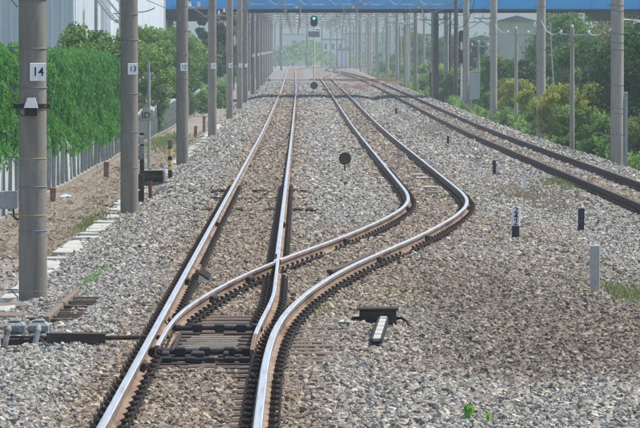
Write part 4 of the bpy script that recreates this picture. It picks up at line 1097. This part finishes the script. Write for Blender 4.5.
b = MB(); b.tube([(0, 0, -.1), (-.12, 0, 1.9)], .035, 'deck_pale', 8); b.build('lower_part', t); b = MB(); b.tube([(-.12, 0, 1.9), (-.30, 0, 5.0)], .028, 'galv', 8); b.build('upper_part', t)
# grey panel and white posts among the weeds
p = at(475, 96, Y=258); t = thing('grey_cabinet', 'plain grey trackside cabinet between the right poles', 'cabinet', (p.x, 258, gz(p.x, 258)))
zt = at(475, 72, Y=258).z - t.location.z
b = MB(); b.box(-.29, .29, 0, .4, .95, zt, 'panel_grey', .02); b.build('case', t); b = MB(); b.box(-.32, .32, -.04, .44, zt + .002, zt + .05, 'galv', .01); b.build('lid', t)
b = MB(); [b.box(q_ - .05, q_ + .05, .1, .3, -.2, .95, 'galv', .01) for q_ in (-.2, .2)]; b.build('leg_frame', t)
t, h, wd = post('marker_post', 'yellow post near the right tracks below the far poles', 418, 92, 74, 1.9, 'yellow'); cap(t, h, wd, 'white', .9)
t, h, wd = post('marker_post', 'white topped post beside the paired right poles', 431, 100, 62, 2.0, 'tan_wood'); cap(t, h, wd, 'plate_white', .72)
t, h, wd = post('marker_post', 'small yellow post at the end of the far crossing', 388.5, 79, 69, 1.6, 'yellow'); cap(t, h, wd, 'white', .9)
t, h, wd = post('marker_post', 'white post on the far right side of the crossing boards', 402.5, 84, 36, 1.4, 'plate_white'); cap(t, h, wd, 'yellow', .45, k=1.05)
t, h, wd = post('wooden_peg', 'short tan stake at foot of the paired right poles', 440.5, 103, 90, 1.8, 'tan_wood'); cap(t, h, wd, 'deck_pale', .8)

# ------------------------------------------------------------------ signals
def signal(label, X, Y_, zhead, face_lit, base=None, w_=.52, h_=.82):
    base = gz(X, Y_); t = thing('railway_signal', label, 'signal', (X, Y_, base))
    hz_ = zhead - base
    b = MB(); b.tube([(0, .12, -.2), (0, .12, hz_ + .3)], [.06, .05], 'white', 12); b.build('mast', t)
    b = MB(); n = 20; R = w_ / 2; pr = []
    for k in range(n + 1): a_ = math.pi * k / n; pr.append((R * math.cos(a_), hz_ + h_ / 2 - R + R * math.sin(a_)))
    for k in range(n + 1): a_ = math.pi + math.pi * k / n; pr.append((R * math.cos(a_), hz_ - h_ / 2 + R + R * math.sin(a_)))
    b.prism(pr, -.03, .0, 'black_paint'); b.build('backboard', t)
    b = MB(); b.box(-.15, .15, .002, .12, hz_ - .33, hz_ + .33, 'black_paint', .02); b.build('lamp_case', t)
    for zz, lit in ((.20, True), (-.05, False), (-.27, False)):
        b = MB(); b.tube([(0, -.045, hz_ + zz), (0, -.035, hz_ + zz)], .095, 'green_lamp' if lit and face_lit else 'glass_dark', 16); b.build('lens', t)
        b = MB(); rr = .105; n = 12; V = []
        for k in range(n + 1):
            a_ = math.pi * k / n; V += [(rr * math.cos(a_), -.035, hz_ + zz + rr * math.sin(a_)), (rr * math.cos(a_) * 1.02, -.22, hz_ + zz + rr * math.sin(a_) * .98)]
        b.add(V, [(2 * k, 2 * k + 1, 2 * k + 3, 2 * k + 2) for k in range(n)], 'black_paint'); b.build('hood', t)
    return t, base
Xs = at(314, 90, Y=330).x; zh = at(314, 21, Y=330).z
t, base = signal('three-lens railway signal showing green on a tall mast between the tracks', Xs, 330, zh, True)
zz = at(314, 34, Y=330).z - base; b = MB(); b.box(-.42, .42, -.02, .10, zz - .22, zz + .20, 'sign_tan', .01); b.build('name_board', t)
zz = at(314, 29, Y=330).z - base; b = MB(); b.tube([(.12, 0, zz), (.46, 0, zz)], .09, 'insulator', 10); b.build('white_lamp', t)
zz = at(314, 85.5, Y=330).z - base; b = MB(); n = 8; R = .29
V = [(R * math.cos(2 * math.pi * (k + .5) / n), -.06, zz + R * math.sin(2 * math.pi * (k + .5) / n)) for k in range(n)]
b.add(V + [(x, .03, z) for x, _, z in V], [tuple(range(n)), tuple(range(n, 2 * n))[::-1]] + [(k, (k + 1) % n, n + (k + 1) % n, n + k) for k in range(n)], 'iron_rust_dark'); b.build('octagonal_plate', t)
b = MB(); b.box(-.22, .22, -.05, .3, -.05, .12, 'iron_dark', .02); b.build('footing', t)
X2 = at(461.5, 40, Y=276).x; zh = at(461.5, 36, Y=276).z
t, base = signal('dark railway signal facing away beside the fourth right line pole', X2, 276, zh, False, w_=.34, h_=.7)
zz = at(461, 56, Y=276).z - base; b = MB(); b.box(-.14, .14, -.05, .15, zz - .45, zz + .4, 'iron_black', .03); b.build('relay_box', t)
b = MB(); b.tube([(-.2, -.06, zz + .55), (-.2, -.09, zz + .55)], .08, 'orange_lamp', 10); b.build('marker_lamp', t)

# ------------------------------------------------------------------ crossings far down the line
def deck(name, label, pts, wid, segs, m1, m2, split):
    t = thing(name, label, 'crossing', (0, 0, 0))
    A, B = Vector(pts[0]), Vector(pts[1])
    for k in range(segs):
        a_ = A.lerp(B, k / segs); c_ = A.lerp(B, (k + .97) / segs); d = (c_ - a_); L = Vector((d.x, d.y)).length
        zc = max(gz(a_.x, a_.y), gz(c_.x, c_.y), float(rise(a_.y)) - .13)
        b = MB(); b.box(0, L, -wid / 2, wid / 2, -.12, .16, m2 if split(k) else m1, .01)
        o = b.build('board', t, loc=(a_.x, a_.y, zc)); o.rotation_euler.z = math.atan2(d.y, d.x)
    return t
deck('boarded_crossing', 'boarded foot crossing laid straight across far tracks, pale middle and orange ends', [(-3.9, 462, 0), (11.6, 462, 0)], 1.6, 16, 'orange', 'white', lambda k: 1 <= k <= 4)
deck('boarded_crossing', 'rust-brown boarded crossing slanting over the middle and right tracks', [(2.1, 352, 0), (10.3, 440, 0)], 0.7, 18, 'red_brown', 'tan_wood', lambda k: k % 3 == 0)
# ------------------------------------------------------------------ right-hand vegetation
RT = [('dense_tree', 'dark dense tree at the right edge behind the nearest thick pole', 11.9, 146, 5.2, 2.2, 'leaf_dark', 5200, .15),
      ('dense_tree', 'dark tree behind the nearest right pole, left of the edge tree', 12.6, 168, 4.9, 2.0, 'leaf_dark', 4600, .16),
      ('leafy_shrub', 'pale seed-headed shrub at the right edge beside the ballast', 10.75, 141, 1.9, 1.0, 'leaf_olive', 2400, .10),
      ('leafy_shrub', 'low green shrub at the foot of the nearest right pole', 10.3, 150, 1.5, .9, 'leaf_mid', 2200, .10),
      ('leafy_shrub', 'fresh green bush beside the nearest slim pole', 9.9, 160, 1.75, .95, 'leaf_bright', 2600, .11),
      ('goldenrod', 'yellow flowering weeds between first slim pole and thick right pole', 10.6, 166, 2.5, 1.0, 'leaf_yellow', 2600, .09),
      ('goldenrod', 'yellow flowering weeds left of the nearest slim pole', 10.3, 176, 2.6, 1.1, 'leaf_yellow', 2600, .09),
      ('leafy_shrub', 'green bush just right of the second right line pole', 10.6, 187, 2.0, 1.0, 'leaf_mid', 2400, .12),
      ('goldenrod', 'yellow flowering weeds left of the second right line pole', 10.6, 200, 2.3, .95, 'leaf_yellow', 2400, .10),
      ('goldenrod', 'yellow flowering weeds right of the second slim pole', 10.7, 218, 2.5, 1.0, 'leaf_yellow', 2400, .10),
      ('goldenrod', 'yellow flowering weeds just left of the second slim pole', 10.9, 236, 2.4, 1.0, 'leaf_yellow', 2400, .10),
      ('leafy_shrub', 'green bush below the second slim pole', 10.4, 212, 2.0, 1.0, 'leaf_bright', 2400, .12),
      ('leafy_tree', 'mid green tree behind the second right line pole', 13.6, 214, 4.5, 1.9, 'leaf_mid', 4200, .17),
      ('dense_tree', 'dark green tree behind the second slim pole', 12.9, 238, 4.4, 1.7, 'leaf_dark', 3800, .17),
      ('leafy_tree', 'hazy green tree under the bridge above the nearest slim pole', 16.2, 262, 5.9, 2.5, 'leaf_mid', 4400, .19),
      ('leafy_tree', 'tall green tree under the bridge right of second line pole', 19.2, 330, 6.9, 3.0, 'leaf_mid', 4200, .24),
      ('leafy_tree', 'green tree under the bridge left of the nearest thick pole', 17.6, 246, 5.7, 2.3, 'leaf_olive', 4200, .19),
      ('dense_tree', 'dark tree beyond the yellow weeds, left of the nearest thick pole', 14.6, 200, 4.4, 1.9, 'leaf_dark', 4200, .16),
      ('leafy_tree', 'green tree between third and fourth right line poles', 12.0, 268, 3.9, 1.35, 'leaf_mid', 3200, .17),
      ('leafy_shrub', 'low green weeds at the foot of the third right line pole', 10.9, 246, 1.8, 1.0, 'leaf_bright', 2200, .13),
      ('leafy_shrub', 'leafy weeds at the foot of the grey cabinet', 11.2, 268, 1.6, .9, 'leaf_mid', 2000, .13),
      ('leafy_shrub', 'weeds beside the slim dark right pole', 10.9, 296, 2.4, 1.1, 'leaf_olive', 2200, .15),
      ('leafy_shrub', 'green weeds right of the paired poles', 11.3, 322, 2.4, 1.2, 'leaf_bright', 2200, .16),
      ('leafy_shrub', 'green weeds left of the paired poles', 10.9, 352, 2.2, 1.4, 'leaf_bright', 2200, .17),
      ('goldenrod', 'yellow flowering weeds behind the yellow post', 11.4, 380, 2.2, 1.4, 'leaf_yellow', 2000, .15),
      ('leafy_shrub', 'green weeds by the far crossing on the right', 12.2, 430, 2.4, 1.6, 'leaf_bright', 2000, .19),
      ('leafy_shrub', 'pale green weeds beyond the far crossing', 12.2, 490, 2.6, 1.9, 'leaf_olive', 2000, .21),
      ('leafy_shrub', 'hazy green bank plants far beyond the crossing', 11.8, 560, 2.8, 2.2, 'leaf_bright', 2000, .24),
      ('leafy_tree', 'hazy tree far off right of the track bend', 15.5, 600, 6.5, 2.6, 'leaf_mid', 2600, .32),
      ('leafy_tree', 'hazy tree far off between the distant right poles', 17.5, 520, 5.5, 2.2, 'leaf_mid', 2600, .28),
      ('leafy_tree', 'tree standing right of the white building', 15.8, 420, 5.2, 1.8, 'leaf_dark', 2800, .24)]
for k, (nm, lb, x, y, H, R, m, n, lf) in enumerate(RT):
    tree = 'tree' in nm
    make_tree(nm, lb, 'tree' if tree else ('weed' if nm == 'goldenrod' else 'shrub'), x, y, H, R, m, 300 + k, int(n * 3.2), lf * .56, z0=.1 if not tree else .3, clumps=38 if tree else 30, stems=1 if tree else 4, trunk=.10 if tree else .03, up=1.2 if nm == 'goldenrod' else .3, aspect=2.6 if nm == 'goldenrod' else 1.8)
# ground-cover thicket below and behind them: uncountable
r = np.random.default_rng(77); n = 60000
ty = 120 + 520 * r.random(n) ** 1.5; tx = 9.75 + r.exponential(2.3, n); tx = np.where(tx > 24, 12, tx)
hh = (.55 + 1.05 * sstep(10.3, 12.5, tx)) * (1 + .35 * np.sin(ty * .31) + .25 * np.sin(ty * .83 + tx)); tz = ground_z(tx, ty) + hh * r.random(n) ** .7
tk = put('undergrowth', leaf_mesh('undergrowth', np.stack([tx, ty, tz], 1), r.normal(size=(n, 3)) * .5 + np.array([[-.4, -.4, .7]]), .13 + .0003 * (ty - 100), .52 + .25 * np.sin(ty * .17 + tx) + r.normal(0, .2, n), 'leaf_bright', 2.0, .8, 9))
tk['kind'] = 'stuff'; tk['label'] = 'thick green undergrowth along the right side of the line'; tk['category'] = 'undergrowth'
n = 15000; ty = 150 + 560 * r.random(n); tx = -6.5 - r.exponential(2.0, n); hh = .5 + 1.1 * sstep(-6.6, -9, tx)
tk = put('undergrowth', leaf_mesh('undergrowth', np.stack([tx, ty, ground_z(tx, ty) + hh * r.random(n)], 1), r.normal(size=(n, 3)) * .5 + np.array([[.4, -.4, .7]]), .16, .45 + .25 * np.sin(ty * .17 + tx) + r.normal(0, .2, n), 'leaf_mid', 2.0, .8, 10))
tk['kind'] = 'stuff'; tk['label'] = 'green undergrowth behind the left fence'; tk['category'] = 'undergrowth'

# ------------------------------------------------------------------ grass and sprigs on the ballast
def grass(name, label, cx, cy, rx, ry, n, h, m, seed, kind='stuff'):
    r = np.random.default_rng(seed); x = cx + r.normal(0, rx, n); y = cy + r.normal(0, ry, n); z = ground_z(x, y)
    P = np.stack([x, y, z + h * .4], 1)
    o = put(name, leaf_mesh(name, P, np.tile([[0., -1., .1]], (n, 1)), h * .16, r.uniform(.1, 1, n), m, 6.5, 4., seed))
    o['kind'] = kind; o['label'] = label; o['category'] = 'grass'
p = at(530, 199, z=-.3); grass('dry_grass', 'dry tan grass on the dip beside the small white post', p.x, p.y, .45, 4.5, 2600, .10, 'leaf_dry', 1)
p = at(562, 189, z=-.3); grass('dry_grass', 'green-tinged grass right of the small white post', p.x, p.y, .18, 2.0, 900, .12, 'leaf_olive', 2)
p = at(440, 133, z=-.3); grass('dry_grass', 'dry grass between middle and right tracks farther along', p.x, p.y, .6, 9, 2200, .12, 'leaf_dry', 3)
p = at(634, 297, z=-.3); grass('grass_patch', 'green grass patch at the right edge below the tall white post', p.x, p.y, .22, 1.6, 900, .09, 'leaf_olive', 4)
p = at(318, 305, z=-.2); grass('grass_patch', 'sparse green grass right of the points', p.x, p.y, .12, 2.2, 420, .055, 'leaf_olive', 5)
p = at(395, 296, z=-.2); grass('grass_patch', 'sparse grass behind the dark cable box', p.x, p.y, .25, 1.8, 420, .05, 'leaf_olive', 6)
p = at(97, 276, z=-.22); grass('grass_patch', 'thin line of green weeds left of the main track', p.x, p.y, .07, 2.4, 420, .06, 'leaf_sprig', 7)
p = at(90, 222, z=-.33); grass('grass_patch', 'dry weeds beside the cable trough', p.x, p.y, .12, 2.5, 420, .10, 'leaf_olive', 8)
p = at(323, 92, z=.2); grass('grass_patch', 'pale green grass beside the signal mast foot', 1.7, 318, .5, 9, 900, .14, 'leaf_olive', 9)
p = at(165, 142, z=-.4); grass('grass_patch', 'dry grass below the fence behind the striped post', p.x + .1, p.y, .35, 9, 1500, .16, 'leaf_olive', 10)
def sprig(label, px, py, H, seed, nl=16):
    p = at(px, py, z=-.22); z = gz(p.x, p.y); r = np.random.default_rng(seed)
    t = thing('weed_sprig', label, 'weed', (p.x, p.y, z), 0, 'green sprigs')
    b = MB(); tip = []
    for k in range(3):
        q = (r.uniform(-.03, .03), r.uniform(-.03, .03), H * r.uniform(.7, 1)); b.tube([(0, 0, -.03), (q[0] * .5, q[1] * .5, q[2] * .55), q], [.004, .003, .0015], 'leafstem', 5); tip.append(q)
    b.build('stem', t)
    P = np.array([np.array(tip[k % 3]) * r.uniform(.45, 1.0) + r.normal(0, H * .13, 3) for k in range(nl)])
    put('leaf', leaf_mesh('leaf', P, np.tile([[0., -.7, .7]], (nl, 1)), H * .26, r.uniform(.3, 1, nl), 'leaf_sprig', 1.9, .5, seed), t)
M['leafstem'] = mat('leafstem', (.10, .20, .04), (.14, .26, .06), .8, 20)
sprig('bright green sprig at the bottom edge, larger left one', 466, 428, .15, 1, 26)
sprig('bright green sprig at the bottom edge, smaller right one', 489, 431, .10, 2, 14)

# ------------------------------------------------------------------ leaf litter on the left dirt
r = np.random.default_rng(5); n = 7000
y_ = 70 + 110 * r.random(n) ** 1.4; x_ = r.uniform(-5.7, -3.9, n)
o = put('leaf_litter', leaf_mesh('leaf_litter', np.stack([x_, y_, ground_z(x_, y_) + .012], 1), np.tile([[0., 0., 2.]], (n, 1)), .06, r.random(n), 'leaf_dry', 1.5, 0, 12)); o['kind'] = 'stuff'; o['label'] = 'dry leaf litter on the dirt strip by the fence'; o['category'] = 'leaf litter'

# ------------------------------------------------------------------ buildings beyond the bridge
def building(label, px0, px1, ytop, Y_, depth, m='wall_pale', roof='flat', rows=2, cols=5, roof_m='roof_grey', zfloor=None):
    A = at(px0, ytop, Y=Y_); B = at(px1, ytop, Y=Y_); x0, x1, zt = A.x, B.x, A.z; zg = gz(min(max(x0, -50), 50), Y_) - .5 if zfloor is None else zfloor
    t = thing('building', label, 'building', (x0, Y_, zg)); W = x1 - x0; H = zt - zg
    b = MB(); b.box(0, W, 0, depth, 0, H, m); b.build('wall', t)
    if roof == 'gable':
        b = MB(); rh = W * .16; b.add([(-.4, -.4, H), (W + .4, -.4, H), (W / 2, -.4, H + rh), (-.4, depth + .4, H), (W + .4, depth + .4, H), (W / 2, depth + .4, H + rh)], [(0, 1, 2), (5, 4, 3), (0, 2, 5, 3), (1, 4, 5, 2), (0, 3, 4, 1)], roof_m); b.build('roof', t)
    else:
        b = MB(); b.box(-.2, W + .2, -.2, depth + .2, H + .003, H + .35, roof_m, .03); b.build('roof', t)
    if rows:
        wm = MB(); ww, wh_ = W / cols * .5, min(1.5, H / rows * .45); wm.box(-ww / 2, ww / 2, -.06, .02, -wh_ / 2, wh_ / 2, 'wall_white'); me1 = wm.mesh('window')
        pm_ = MB(); pm_.box(-ww / 2 + .12, ww / 2 - .12, -.075, -.062, -wh_ / 2 + .12, wh_ / 2 - .12, 'glass_dark'); me2 = pm_.mesh('pane')
        for rr in range(rows):
            for c in range(cols):
                o = put('window', me1, t, ((c + .5) * W / cols, 0, H * (rr + .55) / rows)); put('pane', me2, o)
    return t
building('long pale hall far down the line below the green signal', 282, 309, 35, 1180, 40, 'wall_pale', rows=0)
building('white block with dark windows left of the paired right poles', 414, 434, 36, 640, 18, 'wall_white', rows=2, cols=2)
building('grey industrial hall under the bridge right of the signal', 345, 392, 34, 1050, 40, 'wall_cream', rows=1, cols=8)
building('cream hall with shallow gable roof under the bridge at right', 499, 534, 21, 420, 22, 'wall_cream', 'gable', rows=0)
building('low grey house beyond the trees left of the gable hall', 466, 497, 40, 520, 15, 'wall_pale', 'gable', rows=1, cols=3)
building('hazy grey block behind the far left poles', 232, 262, 28, 820, 30, 'wall_pale', rows=3, cols=4)
building('hazy pale block between the signal and far right poles', 322, 344, 40, 980, 24, 'wall_white', rows=2, cols=3)
building('hazy grey tower block far beyond the right poles', 392, 414, 24, 900, 24, 'wall_pale', rows=4, cols=3)
building('pale long shed under the bridge beyond the second right pole', 536, 585, 30, 560, 26, 'wall_cream', rows=1, cols=6)
building('pale white hut at the foot of the far right poles', 337, 348, 50, 760, 10, 'wall_white', 'gable', rows=0)

# far woods and hill
r = np.random.default_rng(8); n = 70000
fy = r.uniform(860, 1500, n); fx_ = r.uniform(-150, 190, n); ok = (np.abs(fx_ - far_bend(fy)) > 10); fy, fx_ = fy[ok], fx_[ok]; n = len(fy)
hgt = (3.5 + 3.0 * np.sin(fx_ * .11) * np.sin(fy * .013) + 2 * np.sin(fx_ * .37 + 1)) * 1.0
P = np.stack([fx_, fy, ground_z(fx_, fy) + np.clip(hgt, 1.2, None) * r.random(n) ** .6], 1)
o = put('far_wood', leaf_mesh('far_wood', P, r.normal(size=(n, 3)), .62, .4 + .3 * np.sin(fx_ * .2) + r.normal(0, .2, n), 'leaf_mid', 1.6, 0, 15)); o['kind'] = 'stuff'; o['label'] = 'hazy far wood closing the view'; o['category'] = 'wood'
hx_ = np.linspace(-900, 900, 61); hy_ = np.linspace(1700, 2300, 13)
HX, HYY = np.meshgrid(hx_, hy_); HZ = -3 + (34 + 9 * np.sin(HX * .011 + 1) + 6 * np.sin(HX * .027) + 4 * np.sin(HX * .06)) * np.sin(np.pi * (HYY - 1700) / 600) ** .8
me = bpy.data.meshes.new('hill'); k = len(hx_)
me.from_pydata(np.stack([HX.ravel(), HYY.ravel(), HZ.ravel()], 1).tolist(), [], [(j * k + i, j * k + i + 1, (j + 1) * k + i + 1, (j + 1) * k + i) for j in range(len(hy_) - 1) for i in range(k - 1)])
me.polygons.foreach_set('use_smooth', [True] * len(me.polygons)); M['hill'] = mat('hill_wood', (.035, .055, .035), (.075, .10, .065), .95, .05, .8, .2); me.materials.append(M['hill']); o = put('hill', me); o['kind'] = 'structure'

# ------------------------------------------------------------------ haze
hb = MB(); hb.box(-1340, 1340, -60, 2460, -6.0, 56.0, 'galv'); hm = hb.mesh('haze'); hm.materials.clear()
m = bpy.data.materials.new('haze'); m.use_nodes = True; n_ = m.node_tree.nodes; n_.remove(n_['Principled BSDF'])
pv = n_.new('ShaderNodeVolumePrincipled'); pv.inputs['Density'].default_value = HAZE; pv.inputs['Color'].default_value = (.80, .91, 1.0, 1); pv.inputs['Anisotropy'].default_value = .25
m.node_tree.links.new(pv.outputs[0], n_['Material Output'].inputs['Volume']); hm.materials.append(m)
o = put('haze', hm); o['kind'] = 'stuff'; o['label'] = 'thin pale summer haze filling the air'; o['category'] = 'haze'
